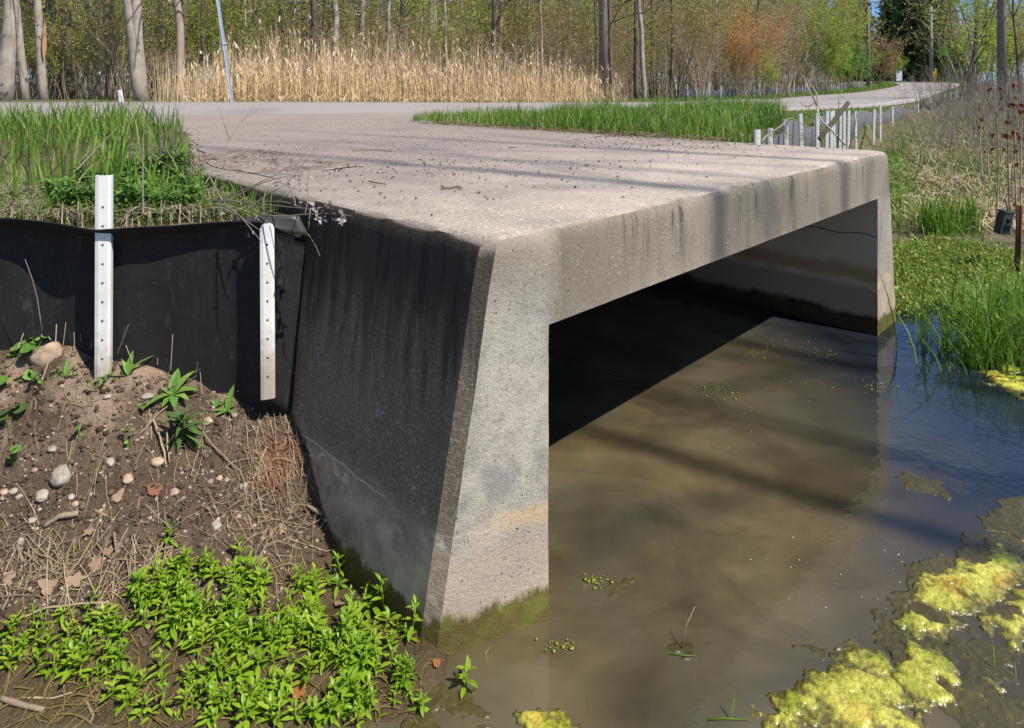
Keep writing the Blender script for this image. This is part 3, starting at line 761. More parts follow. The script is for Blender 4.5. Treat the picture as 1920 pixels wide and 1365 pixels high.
cache = {}
main = [(235, 1105), (300, 1068), (385, 1050), (470, 1062), (505, 1100), (560, 1085), (640, 1085), (705, 1135), (770, 1190), (790, 1240), (765, 1300), (640, 1340), (470, 1362), (420, 1310), (400, 1240), (330, 1205), (240, 1170)]
pp = list(map(tuple, poly_px(main, 298)))
sp = list(map(tuple, poly_px([(60, 1150), (230, 1140), (260, 1270), (180, 1290), (70, 1250)], 44))) + list(map(tuple, poly_px([(0, 1170), (50, 1180), (45, 1240), (0, 1240)], 10))) + list(map(tuple, poly_px([(200, 1250), (420, 1240), (440, 1340), (220, 1340)], 36))) + list(map(tuple, poly_px([(660, 1230), (790, 1260), (800, 1340), (680, 1365), (600, 1365)], 22)))
# thin the patch where the photograph shows bare gaps
gaps = [(520, 1120, 38), (560, 1230, 34), (470, 1180, 20), (610, 1290, 40), (720, 1290, 28), (355, 1240, 30)]
pp = [q for q in pp if all((q[0] - g[0]) ** 2 + ((q[1] - g[1]) * 1.3) ** 2 > g[2] ** 2 for g in gaps)]
H_ = hit([q[0] for q in pp + sp], [q[1] + 14 for q in pp + sp], 0.0)
for i, h in enumerate(H_):
    k = random.randrange(9); o = first_or_copy(cache, k, 'leafy_plant', protos[k], M_ROS)
    s_ = random.uniform(.62, 1.0) * (1 if i < len(pp) else .85)
    o.location = (h[0], h[1], max(h[2], -.01)); o.rotation_euler = (random.uniform(-.3, .15), random.uniform(-.2, .2), random.uniform(0, 6.28)); o.scale = (s_, s_, s_ * random.uniform(.8, 1.2))
    if i < len(pp): tag(o, 'bright green leafy plant in the dense patch on the mud at the culvert foot', 'plant', 'leafy plants in the dense patch')
    else: tag(o, 'small bright green leafy plant scattered on wet mud around the dense patch', 'plant', 'leafy plants scattered on the mud')
# single ones the photograph sets apart
def single(px, py, k, s_, lab, tilt=(0, 0), floor=0.0, mat=None, cat='plant', name='leafy_plant', rz=None):
    h = hit(px, py, floor)[0]
    if mat is None: o = first_or_copy(cache, k, name, protos[k], M_ROS)
    else: o = protos[k].build(name, mat)
    o.location = h; o.rotation_euler = (tilt[0], tilt[1], random.uniform(0, 6.28) if rz is None else rz); o.scale = (s_,) * 3
    return tag(o, lab, cat)
single(872, 1292, 5, .95, 'green sprig floating alone in the water in front of the culvert corner')
single(640, 1085, 3, .9, 'leafy sprig rising against the dark mossy foot of the culvert wall')
single(722, 1150, 7, 1.2, 'tall leafy plant leaning on the mossy culvert wall above the patch')
single(772, 1195, 7, 1.1, 'tall leafy plant with small round leaves at the culvert corner')
single(316, 1020, 2, .75, 'little leafy plant alone on dark soil above the dense patch')
single(453, 1062, 2, .9, 'leafy plant standing up on the upper edge of the dense patch')
single(140, 1040, 4, .5, 'tiny green plant among dead leaves left of the patch')

# ------------------------------------------------------------------ plants on the soil bank
def broad_plant(seed, leaves, mat=M_SEED, name='seedling', loc=None, lab=None, prof=(.3, .8, 1.0, .8)):
    """leaves: (azimuth deg, elevation deg, length, width, curl)"""
    m = MB(); r = random.Random(seed)
    for a, e, l, wd, cu in leaves:
        a = R(a); e = R(e); d = Vector((math.cos(a) * math.cos(e), math.sin(a) * math.cos(e), math.sin(e)))
        m.leaf((0, 0, .004), d, (0, 0, 1), l, wd, cu, .22, 0, 5, list(prof) + [.55])
    o = m.build(name, mat); o.location = loc; tag(o, lab, 'plant'); return o
def at_px(px, py): return Vector(hit(px, py)[0])
broad_plant(1, [(95, 75, .095, .026, .2), (150, 65, .075, .02, .25), (50, 70, .10, .016, .9), (185, 8, .14, .03, .2), (130, 70, .05, .013, .1)], M_SEED, 'seedling', at_px(240, 712), 'narrow-leaved seedling at the foot of the taller white post')
broad_plant(2, [(100, 70, .10, .045, .3), (60, 60, .11, .04, .5), (20, 35, .085, .05, .6), (200, 15, .12, .038, .5), (230, 25, .11, .032, .6), (-20, 20, .08, .032, .5), (160, 45, .07, .045, .6), (-60, 10, .09, .034, .4), (80, 80, .09, .024, .2), (-100, 5, .07, .03, .4)], M_SEED, 'seedling', at_px(325, 748), 'spreading broad-leaved seedling in front of the black sheet between the two posts')
broad_plant(3, [(80, 68, .10, .03, .15), (130, 40, .05, .02, .4), (200, 30, .06, .022, .4), (-30, 25, .05, .02, .4), (30, 50, .055, .018, .3), (240, 20, .05, .02, .3)], M_SEED, 'seedling', at_px(425, 778), 'upright pale seedling left of the shorter white post')
broad_plant(31, [(85, 70, .045, .016, .2), (150, 50, .04, .014, .3), (20, 45, .04, .015, .3)], M_SEED, 'seedling', at_px(405, 770), 'small pale seedling sharing its spot with the upright one by the shorter post')
m = MB(); r_ = random.Random(5)
for k in range(34):
    a = r_.uniform(0, 6.283); f = r_.random(); e = R(75 - 95 * f); l = .055 + .035 * r_.random()
    m.leaf((0, 0, .07 * (1 - f) + .01), (math.cos(a) * math.cos(e), math.sin(a) * math.cos(e), math.sin(e)), (0, 0, 1), l, .014, .5, .2, 0, 4, [.3, .9, 1, .6])
m.tube([(0, 0, -.02), (0, 0, .08)], .004, 5)
o = m.build('seedling', M_DARKL); o.location = at_px(345, 828); o.rotation_euler = (.25, 0, 0); o.scale = (1.15,) * 3; tag(o, 'dark bushy narrow-leaved plant on the soil below the black sheet', 'plant')
def round_plant(seed, n, rad, spread, loc, lab, mat=M_SEED):
    m = MB(); r = random.Random(seed)
    for k in range(n):
        a = r.uniform(0, 6.28); q = spread * math.sqrt(r.random()); h = .02 + .05 * r.random(); c = Vector((math.cos(a) * q, math.sin(a) * q * .7, h)); rr = rad * r.uniform(.6, 1.1)
        m.tube([(c.x * .2, c.y * .2, -.01), (c.x * .7, c.y * .7, h * .7), tuple(c)], .0014, 4, cap=False)
        ax = Vector((r.uniform(-.5, .5), r.uniform(-.7, .2), 1)).normalized(); u = ax.orthogonal().normalized(); v = ax.cross(u)
        vs = [c]; 
        for j in range(10): b = j / 10 * 6.283; k2 = rr * (1 - .25 * max(0, math.cos(b)) ** 8 + .06 * (j % 2)); vs.append(c + (u * math.cos(b) + v * math.sin(b)) * k2 + ax * (.2 * rr))
        m.add(vs, [(0, 1 + j, 1 + (j + 1) % 10) for j in range(10)])
    o = m.build('seedling', mat); o.location = loc; return tag(o, lab, 'plant')
round_plant(11, 7, .032, .10, at_px(8, 690), 'round-leaved seedling clump on the left edge beside the tan rock')
round_plant(12, 8, .030, .10, at_px(12, 730), 'round-leaved seedling clump low on the left edge under the tan rock')
round_plant(13, 6, .014, .06, at_px(58, 665), 'tiny clover-like seedlings tucked against the tan rock')
round_plant(14, 4, .024, .05, at_px(18, 808), 'dark round-leaved seedling pair on open soil at the left edge', M_DARKL)
round_plant(15, 4, .017, .035, at_px(28, 872), 'little round-leaved seedling below the dark pair at the left edge')
round_plant(16, 3, .012, .03, at_px(150, 835), 'two-leaved sprout on bare soil below the taller white post')
round_plant(17, 4, .010, .02, at_px(240, 842), 'four-leaved sprout on bare soil halfway down the bank')
round_plant(18, 9, .010, .06, at_px(88, 735), 'patch of tiny sprouts between the tan rock and the taller post')
round_plant(19, 8, .009, .05, at_px(185, 730), 'tiny sprouts just below the base of the taller white post')
broad_plant(20, [(110, 70, .075, .016, .2), (60, 62, .06, .014, .3), (150, 40, .06, .016, .4), (20, 30, .05, .014, .4)], M_SEED, 'seedling', at_px(122, 718), 'narrow-leaved seedling between the tan rock and the taller post')
broad_plant(21, [(100, 82, .10, .012, .1), (80, 70, .05, .012, .2)], M_SEED, 'seedling', at_px(46, 632), 'single upright blade in front of the sheet at the left')
broad_plant(22, [(100, 60, .05, .012, .3), (40, 40, .05, .01, .5), (170, 30, .05, .012, .4), (-40, 20, .04, .012, .4)], M_SEED, 'seedling', at_px(262, 765), 'pale narrow sprout between the spreading seedling and the narrow-leaved one')
broad_plant(23, [(10, 50, .045, .007, .1), (60, 60, .04, .007, .1)], M_SEED, 'seedling', at_px(565, 838), 'single green blade against the culvert wall at the soil edge')

# ------------------------------------------------------------------ stones
def stone_mesh(seed, sx, sy, sz, sub=3, ang=.25):
    bm = bmesh.new(); bmesh.ops.create_icosphere(bm, subdivisions=sub, radius=1)
    r = random.Random(seed); fl = [(Vector((r.gauss(0, 1), r.gauss(0, 1), r.gauss(0, 1))).normalized(), r.uniform(.62, .95)) for _ in range(7)]
    for v in bm.verts:
        c = v.co.copy()
        for nrm, d in fl:
            k = c.dot(nrm)
            if k > d: c -= nrm * (k - d) * .85
        f = float(fbm(c.x * 1.7 + seed, c.y * 1.7 + c.z * 1.3, seed, 3)); c *= 1 + ang * f
        v.co = (c.x * sx, c.y * sy, c.z * sz)
    vs = [tuple(v.co) for v in bm.verts]; fs = [tuple(v.index for v in f.verts) for f in bm.faces]; bm.free()
    m = MB(); m.add(vs, fs); return m
def stone_mat(name, a, b):
    t = NT(name); p = t.obj(); oi = t.n('ObjectInfo'); c = t.mix(oi.outputs['Random'], a, b)
    c = t.mix(t.ramp(t.noise(p, 40, 5, .7), [(.45, 0), (.7, .5)]), c, (.55, .50, .44))
    c = t.mix(t.ramp(t.noise(p, 25, 4, .7), [(.3, .6), (.5, 0)]), c, (.16, .12, .09))
    return t.fin(c, .85, t.bump(t.noise(p, 70, 4), .35, .004), .25)
M_STONE = stone_mat("stone_grey", (.25, .22, .18), (.37, .315, .25)); M_TAN = stone_mat("stone_tan", (.40, .28, .175), (.44, .32, .21)); M_PINK = stone_mat("stone_pink", (.38, .24, .17), (.36, .25, .20))
def stone(px, py, wpx, lab, hgt=.6, mat=None, asp=1.0, rz=0.0, seed=None, group=None):
    h = hit(px, py)[0]; s_ = wpx / FPX * h[1] / 2
    seed = seed if seed is not None else int(px * 7 + py) % 997
    o = stone_mesh(seed, s_, s_ * asp, s_ * hgt).build('stone', mat or M_STONE)
    o.location = (h[0], h[1], h[2] + s_ * hgt * .06); o.rotation_euler = (.25, random.uniform(-.2, .2), rz); return tag(o, lab, 'stone', group)
stone(116, 905, 44, 'largest pale grey heart-shaped stone lying on the soil bank', .7, M_STONE, .9, .3, 5)
stone(88, 672, 56, 'big tan rock half buried below the black sheet at the left', .95, M_TAN, .8, .1, 9)
stone(80, 935, 24, 'oval grey stone left of the largest pale stone', .6, M_STONE, 1.5, .5, 3)
stone(296, 872, 27, 'tan stone among dry stalks right of centre on the bank', .6, M_TAN, .8, .2, 8)
stone(240, 910, 22, 'round buff stone above the broken pale leaf on the soil', .7, M_TAN, .95, .0, 12)
stone(207, 873, 16, 'egg-shaped pale stone right of and above the largest stone', .7, M_STONE, 1.2, .4, 15)
stone(98, 850, 17, 'pale stone on open soil above the largest stone', .7, M_STONE, .9, .2, 21)
stone(328, 925, 20, 'pinkish stone beside the reddish bark chip', .6, M_PINK, .9, .2, 23)
stone(405, 988, 20, 'whitish stone near the culvert end of the dark soil', .8, M_STONE, 1.0, .1, 27)
stone(457, 918, 17, 'pale upright pebble beside the reddish roots', .9, M_STONE, 1.0, .2, 33)
stone(425, 905, 12, 'small grey pebble left of the reddish roots', .7, M_STONE, 1.0, .2, 35)
stone(411, 900, 14, 'small buff pebble among stalks left of the reddish roots', .7, M_TAN, 1.0, .2, 36)
stone(142, 948, 14, 'yellowish pebble below the largest stone', .8, M_TAN, .9, .1, 39)
stone(134, 942, 12, 'grey pebble touching the yellowish one', .8, M_STONE, 1.1, .6, 40)
stone(60, 988, 18, 'grey stone at the thick end of the bark stick', .7, M_STONE, .8, .3, 41)
stone(40, 1020, 14, 'pale triangular stone low on the left bank', .9, M_STONE, 1.2, .1, 44)
stone(27, 927, 21, 'white flat stone in the row at the left edge', .5, M_STONE, .6, .1, 46)
stone(8, 931, 18, 'tan flat stone in the row at the left edge', .5, M_TAN, .7, .1, 47)
stone(36, 943, 13, 'grey round stone under the row at the left edge', .7, M_STONE, 1, .1, 48)
stone(6, 942, 14, 'grey flat stone below the tan one at the left edge', .5, M_STONE, .7, .1, 49)
stone(201, 752, 17, 'white chip of stone below the taller white post', .5, M_STONE, .7, .1, 50)
stone(277, 752, 24, 'pale flat stone under the spreading seedling', .5, M_STONE, .7, .3, 51)
stone(390, 795, 20, 'buff stone right of the dark bushy plant', .6, M_TAN, .9, .2, 52)
stone(440, 786, 12, 'small grey stone at the soil edge under the sheet', .7, M_STONE, 1, .2, 53)
stone(525, 990, 12, 'small pale stone at the damp edge beside the culvert wall', .8, M_STONE, 1, .2, 54)
stone(610, 985, 10, 'pale chip resting at the culvert wall by a stick', .6, M_STONE, 1, .2, 55)
pc_ = {}
for i in range(62):
    k = i % 8; px, py = (random.uniform(0, 560), random.uniform(760, 1070))
    h = hit(px, py)[0]
    if k not in pc_: pc_[k] = stone_mesh(200 + k, .009, .0085, .006, 2); 
    o = first_or_copy(cache, ('peb', k), 'pebble', pc_[k], [M_STONE, M_TAN, M_PINK][k % 3]); s_ = .4 + 1.0 * random.random() ** 2
    o.location = (h[0], h[1], h[2] - .001); o.scale = (s_,) * 3; o.rotation_euler = (0, 0, random.uniform(0, 6.28))
    tag(o, 'small pale pebble scattered on the dark soil bank', 'pebble', 'pebbles on the soil bank')
# fine gravel and clods: beyond counting
def grit(name, pts, smin, smax, mat, lab, cat, flat=.7):
    bm = bmesh.new(); bmesh.ops.create_icosphere(bm, subdivisions=1, radius=1); tv = np.array([v.co[:] for v in bm.verts]); tf = np.array([[v.index for v in f.verts] for f in bm.faces]); bm.free()
    n = len(pts); V = []; Fs = []
    S = smin + (smax - smin) * rng.random(n) ** 3; J = 1 + .35 * rng.standard_normal((n, len(tv), 1)) * .6
    A = rng.uniform(0, 6.28, n); sc = np.column_stack([S, S * rng.uniform(.6, 1, n), S * rng.uniform(.45, .9, n) * flat / .7])
    vv = tv[None] * J * sc[:, None, :]
    c, s_ = np.cos(A)[:, None], np.sin(A)[:, None]
    V = np.stack([vv[..., 0] * c - vv[..., 1] * s_, vv[..., 0] * s_ + vv[..., 1] * c, vv[..., 2]], -1) + np.asarray(pts)[:, None, :]
    F_ = (tf[None] + (np.arange(n) * len(tv))[:, None, None]).reshape(-1, 3)
    o = np_mesh(name, V.reshape(-1, 3), [F_], mat, smooth=False); return tag(o, lab, cat, kind='stuff')
M_CLOD = leaf_mat("soil_clod", [(.06, .042, .03), (.12, .085, .06), (.20, .145, .10)], 0, .95, .1, 0)
M_GRIT = leaf_mat("grit", [(.22, .17, .13), (.36, .31, .25), (.46, .41, .35), (.20, .18, .17)], 0, .9, .2, 0)
q = np.column_stack([rng.uniform(-2.4, -.45, 9000), rng.uniform(1.95, 2.72, 9000)]); z_ = hz(q[:, 0], q[:, 1]); k = (z_ > .06) & (z_ < .75) & (q[:, 1] < FY(q[:, 0]) - .02)
grit('soil_crumbs', np.column_stack([q, z_])[k], .002, .014, M_CLOD, 'loose brown crumbs of soil covering the bank', 'soil')
q = np.column_stack([rng.uniform(-2.4, -.45, 3200), rng.uniform(1.95, 2.72, 3200)]); z_ = hz(q[:, 0], q[:, 1]); k = (z_ > .08) & (z_ < .75)
grit('bank_gravel', np.column_stack([q, z_])[k], .0015, .009, M_GRIT, 'fine pale grit in the soil bank', 'gravel')
# deck gravel
ab = np.column_stack([rng.uniform(-.2, 3.7, 9000), rng.gamma(2.4, 1.5, 9000)]); ab = ab[(ab[:, 1] > .1) & (ab[:, 1] < 6.5)]
dp = B2 + ab[:, :1] * U2 + ab[:, 1:] * V2
M_DGRIT = leaf_mat("deck_grit", [(.06, .05, .048), (.16, .14, .13), (.42, .38, .34), (.11, .095, .09), (.5, .45, .4)], 0, .9, .2, 0)
keep = rng.random(len(dp)) < np.clip((ab[:, 1] + .25) / 1.9, .12, 1) * np.clip(.15 + 2.2 * (fbm(dp[:, 0] * 1.3, dp[:, 1] * 1.3, 93) + .22) + (ab[:, 0] > 3.2) * .8, .05, 1)
dp = dp[keep]
o_, zr_ = road_near(dp[:, 0], dp[:, 1]); k = o_ < -.3; dp = dp[k]
grit('deck_gravel', np.column_stack([dp, np.full(len(dp), 1.286)]), .0018, .0085, M_DGRIT, 'dark and pale gravel strewn over the deck and driveway', 'gravel')

# ------------------------------------------------------------------ litter, sticks and dead leaves on the bank
def ribbons(name, pts, Lmin, Lmax, wd, mat, lab, cat, lift=.006, arch=.18, parent=None, floor=None):
    n = len(pts); V = np.zeros((n, 5, 2, 3)); th = rng.uniform(0, 6.28, n); L = Lmin + (Lmax - Lmin) * rng.random(n) ** 2; cv = rng.normal(0, .35, n)
    for i in range(5):
        u = (i / 4 - .5); a = th + cv * u
        x = pts[:, 0] + np.cos(a) * L * u; y = pts[:, 1] + np.sin(a) * L * u
        z = (hz(x, y) if floor is None else np.full(n, floor)) + lift * (.4 + rng.random(n)) + arch * L * (.25 - u * u) * rng.random(n)
        w_ = wd * (.6 + .8 * rng.random(n)) * .5
        V[:, i, 0] = np.column_stack([x + np.sin(a) * w_, y - np.cos(a) * w_, z]); V[:, i, 1] = np.column_stack([x - np.sin(a) * w_, y + np.cos(a) * w_, z + w_ * .6])
    off = (np.arange(n) * 10)[:, None]
    F_ = np.concatenate([off + np.array([2 * i, 2 * i + 1, 2 * i + 3, 2 * i + 2]) for i in range(4)])
    o = np_mesh(name, V.reshape(-1, 3), [F_], mat, parent); return tag(o, lab, cat, kind='stuff') if lab else o
q = hit(*zip(*[(random.uniform(-20, 590), random.uniform(740, 1120)) for _ in range(260)])); ribbons('straw_litter', q, .03, .20, .0021, M_STRAW, 'dry straw and stalks littering the soil bank', 'litter', .004, .12)
q = hit(*zip(*[(random.gauss(500, 60), random.gauss(930, 75)) for _ in range(210)])); ribbons('straw_litter', q, .05, .20, .0019, M_STRAW, 'tangle of dry stalks at the culvert end of the bank', 'litter', .015, .5)
q = hit(*zip(*[(random.uniform(-10, 330), random.uniform(1030, 1130)) for _ in range(200)])); ribbons('straw_litter', q, .04, .22, .0024, M_STRAW, 'band of bleached stalks along the wet foot of the bank', 'litter', .01, .2)
M_ROOT = stem_mat("red_root", [(.20, .095, .055), (.30, .15, .09), (.26, .17, .11)])
q = hit(*zip(*[(random.gauss(528, 16) - 14 * k_, random.gauss(870, 22) + 40 * k_) for k_ in [0, 0, 1] for _ in range(60)])); ribbons('root_mat', q, .03, .10, .0022, M_ROOT, 'reddish fibrous roots hanging from the soil edge by the wall', 'roots', .012, .8)
M_MUDW = stem_mat("wet_stem", [(.10, .085, .03), (.20, .15, .05), (.13, .08, .03)], .4)
q = hit(*zip(*[(random.uniform(0, 800), random.uniform(1150, 1365)) for _ in range(520)]), ); q = q[q[:, 2] > -.06]; ribbons('wet_stems', q, .03, .14, .0035, M_MUDW, 'brown wet stems lying in the mud among the leafy plants', 'litter', .004, .15)

def stick(pts, r0, r1, lab, mat=None, name='stick', n=6, wob=.12):
    P_ = [Vector(hit(px, py)[0]) + Vector((0, 0, r0 * .9 + (e[0] if e else 0))) for px, py, *e in pts]
    full = []
    for i in range(len(P_) - 1):
        for k in range(4): full.append(P_[i].lerp(P_[i + 1], k / 4) + Vector((random.gauss(0, 1), random.gauss(0, 1), 0)) * (P_[i + 1] - P_[i]).length * .012)
    full.append(P_[-1]); N_ = len(full) - 1
    m = MB(); m.tube(full, [(r0 + (r1 - r0) * i / N_) * random.uniform(.85, 1.15) for i in range(N_ + 1)], n)
    o = m.build(name, mat or M_BARKSTICK, origin=tuple(full[0])); return tag(o, lab, 'stick')
stick([(82, 999), (112, 991, .012), (147, 980, .01)], .0075, .010, 'thick pale bark stick on the soil left of centre')
stick([(177, 966), (201, 975)], .005, .004, 'short brown stick below the pale broken leaf')
stick([(272, 957), (300, 978), (322, 996)], .0035, .0025, 'thin dark stick sloping down the dark soil patch')
stick([(33, 1030), (43, 1058)], .0065, .006, 'short grey stub of wood low on the left bank')
stick([(214, 1020, .03), (220, 1070)], .004, .003, 'upright twig stub poking from the straw band')
stick([(33, 1082), (60, 1050), (100, 1015, .02)], .0035, .002, 'slanting twig at the left end of the straw band')
stick([(270, 1066), (300, 1044, .01), (330, 1036)], .004, .003, 'pale twig along the top edge of the leafy patch')
stick([(0, 1318), (40, 1330), (82, 1342)], .0075, .006, 'brown branch lying in the wet mud at the lower left corner')
stick([(160, 1318), (175, 1345), (168, 1365)], .004, .003, 'dark wet twig in the mud near the bottom edge')
stick([(288, 812, .03), (300, 840, .02), (312, 880)], .0045, .0035, 'straw-coloured hollow stalk standing beside the dark bushy plant', M_STRAW)
stick([(312, 832, .03), (318, 880)], .0035, .003, 'second straw-coloured stalk stub under the dark bushy plant', M_STRAW)
stick([(372, 815, .015), (408, 865, .02), (450, 900, .02), (466, 955)], .0035, .002, 'long curved root running down towards the reddish roots')
stick([(260, 822), (300, 795, .02), (320, 775, .02)], .003, .002, 'dry stalk leaning below the spreading seedling', M_STRAW)
stick([(500, 850, .02), (478, 905, .01), (470, 930)], .004, .002, 'pale bent stalk beside the reddish roots', M_STRAW)
stick([(575, 970, .02), (605, 982, .015)], .006, .008, 'knobbly stick end touching the culvert wall')
stick([(490, 765, .0), (486, 800, .0), (478, 842)], .0035, .0025, 'pale stalk hanging down below the shorter white post', M_STRAW)
stick([(30, 1175), (90, 1150, .01), (205, 1140)], .004, .003, 'long straw stalk crossing the mud left of the patch', M_STRAW)
stick([(40, 1316), (100, 1312), (135, 1308)], .003, .002, 'thin pale straw lying on the wet mud lower left', M_STRAW)
# stem standing before the sheet
m = MB(); a = P(80, 628, 2.58); b = P(70, 560, 2.56); c = P(47, 486, 2.54)
m.tube([a, a.lerp(b, .5), b, b.lerp(c, .5) + Vector((.004, 0, 0)), c], [.0022, .002, .0018, .0015, .001], 5); tag(m.build('dry_stalk', M_DRYGREY, origin=tuple(a)), 'thin dry stem standing in front of the sheet left of the taller post', 'stem')
# dead leaves
def dead_leaf(px, py, size, lab, rz, lobes=5, mat=None):
    m = MB(); h = hit(px, py)[0]; n = 20; vs = [(0, 0, .006)]
    for j in range(n):
        a = j / n * 6.283; r = size * (.55 + .45 * abs(math.cos(a * lobes / 2)) ** 1.3) * (1.15 if j == 0 else 1) * random.uniform(.9, 1.1)
        vs.append((r * math.cos(a), r * math.sin(a) * .75, .004 + .35 * size * (random.random() - .2) * .8))
    m.add(vs, [(0, 1 + j, 1 + (j + 1) % n) for j in range(n)])
    m.tube([(size * .9, 0, .006), (size * 1.5, .1 * size, .012)], .0012, 4)
    o = m.build('dead_leaf', mat or M_DEADLEAF); o.location = (h[0], h[1], h[2] + .003); nrm = Vector((float(hz(h[0] - .03, h[1]) - hz(h[0] + .03, h[1])), float(hz(h[0], h[1] - .03) - hz(h[0], h[1] + .03)), .06)).normalized()
    o.rotation_euler = (Vector((0, 0, 1)).rotation_difference(nrm).to_matrix() @ Matrix.Rotation(rz, 3, 'Z')).to_euler(); return tag(o, lab, 'leaf')
dead_leaf(141, 1096, .034, 'pale star-shaped dead leaf below the straw band', .5)
dead_leaf(181, 1062, .030, 'brownish lobed dead leaf above the star-shaped one', 2.2)
dead_leaf(222, 942, .026, 'pale torn dead leaf on the dark soil centre left', 1.2, 3)
dead_leaf(92, 1104, .036, 'brown crumpled dead leaf at the left end of the straw band', 2.8, 3)
dead_leaf(168, 1008, .020, 'grey-brown curled leaf on the dark soil patch', .3)
dead_leaf(18, 1092, .028, 'grey dead leaf at the left edge beside the brown one', 1.8)
dead_leaf(295, 922, .034, 'reddish bark chip curled on the soil beside the pink stone', 2.9, 1, leaf_mat("red_bark", [(.22, .09, .05), (.28, .13, .08)], 0, .85))
dead_leaf(205, 1040, .020, 'light dead leaf caught in the straw band', .2)
dead_leaf(560, 1305, .030, 'orange-brown dead leaf in the wet gap of the leafy patch', 2.1, 1, leaf_mat("orange_leaf", [(.30, .12, .03), (.36, .16, .05)], .2, .5))
dead_leaf(640, 1140, .026, 'dark brown dead leaf behind the patch at the culvert foot', 2.6, 1)
dead_leaf(815, 1250, .018, 'orange-brown dead leaf touching the culvert corner at the water', .6, 1, bpy.data.materials['orange_leaf'])
dead_leaf(528, 1000, .018, 'pale lobed dead leaf on the damp soil beside the wall', 1.0)

# ------------------------------------------------------------------ dry vine over the wall edge
vine = empty('dry_vine', P(480, 400, 2.75)); VO = tuple(vine.location); tag(vine, 'dry bare vine with papery seed pods arching over the culvert wall edge', 'vine')
M_POD = leaf_mat("papery_pod", [(.30, .26, .23), (.46, .42, .38), (.20, .17, .15)], .15, .7)
def px_curve(pts, r0=.0022, r1=.001, n=5):
    P_ = [np.array(P(*q)) for q in pts]; c = catmull(np.array(P_), 6) if len(P_) > 2 else np.array(P_)
    return [Vector(q) for q in c], [r0 + (r1 - r0) * i / (len(c) - 1) for i in range(len(c))]
m = MB()
for pts in [[(387, 318, 2.85), (420, 380, 2.7), (450, 405, 2.6), (475, 435, 2.55), (492, 455, 2.52)],
            [(400, 380, 2.75), (470, 350, 2.75), (520, 328, 2.8), (560, 330, 2.85)], [(420, 385, 2.75), (480, 348, 2.72), (530, 332, 2.7), (552, 334, 2.7)],
            [(400, 375, 2.72), (470, 380, 2.65), (540, 388, 2.6), (590, 392, 2.55)], [(395, 372, 2.75), (450, 378, 2.7), (500, 395, 2.6), (545, 405, 2.55)],
            [(480, 398, 2.6), (520, 405, 2.55), (570, 402, 2.5), (620, 400, 2.48), (660, 405, 2.45)], [(480, 380, 2.7), (530, 378, 2.65), (570, 392, 2.6)],
            [(495, 400, 2.6), (495, 370, 2.62), (505, 345, 2.7)], [(555, 387, 2.6), (545, 355, 2.65), (525, 342, 2.68), (510, 345, 2.7)],
            [(660, 410, 2.45), (675, 400, 2.42), (690, 402, 2.42)], [(440, 400, 2.62), (470, 420, 2.58), (490, 434, 2.56)], [(515, 326, 2.75), (545, 312, 2.8), (575, 315, 2.85), (578, 345, 2.8)],
            [(575, 345, 2.75), (578, 370, 2.68), (572, 400, 2.6)], [(340, 412, 2.72), (380, 392, 2.72), (420, 392, 2.7), (450, 408, 2.66)], [(582, 390, 2.55), (578, 430, 2.52)], [(462, 395, 2.62), (500, 365, 2.65), (540, 340, 2.7), (600, 268, 3.2)]]:
    c, r = px_curve(pts, .0028, .0013); m.tube(c, r, 5, cap=False)
m.build('stem', M_DRYGREY, vine, origin=VO)
def pod(cx, cy, Y, s_, n, seed):
    m = MB(); r = random.Random(seed); c = P(cx, cy, Y)
    for k in range(n):
        b = c + Vector((r.gauss(0, 1), r.gauss(0, 1), r.gauss(0, 1))) * s_ * .55; d = Vector((r.gauss(0, 1), r.gauss(0, 1) - .3, r.gauss(0, .8)))
        m.leaf(b, d, (r.gauss(0, 1), r.gauss(0, 1), 1), s_ * r.uniform(.8, 1.4), s_ * r.uniform(.6, .9), r.uniform(-.3, .8), .5, 0, 4, [.4, 1, .9, .5])
    m.build('seed_pod', M_POD, vine, origin=VO)
for i, q in enumerate([(563, 333, 2.72, .018, 9), (545, 345, 2.7, .016, 7), (518, 345, 2.7, .014, 6), (592, 392, 2.5, .020, 11), (616, 388, 2.48, .020, 5), (640, 408, 2.45, .022, 10), (600, 412, 2.48, .018, 10), (487, 408, 2.6, .018, 6), (488, 376, 2.66, .012, 4), (415, 404, 2.66, .014, 5), (447, 409, 2.62, .014, 2), (502, 412, 2.6, .014, 2), (565, 386, 2.56, .012, 3), (472, 438, 2.56, .010, 4), (562, 358, 2.7, .010, 4), (668, 402, 2.43, .008, 4)]): pod(*q, 300 + i)
# loose stalk at the lower right of the vine
m = MB(); c, r = px_curve([(577, 438, 2.60), (590, 458, 2.52), (600, 480, 2.48)], .0016, .001); m.tube(c, r, 5); m.build('stem', M_DRYGREY, vine, origin=VO)
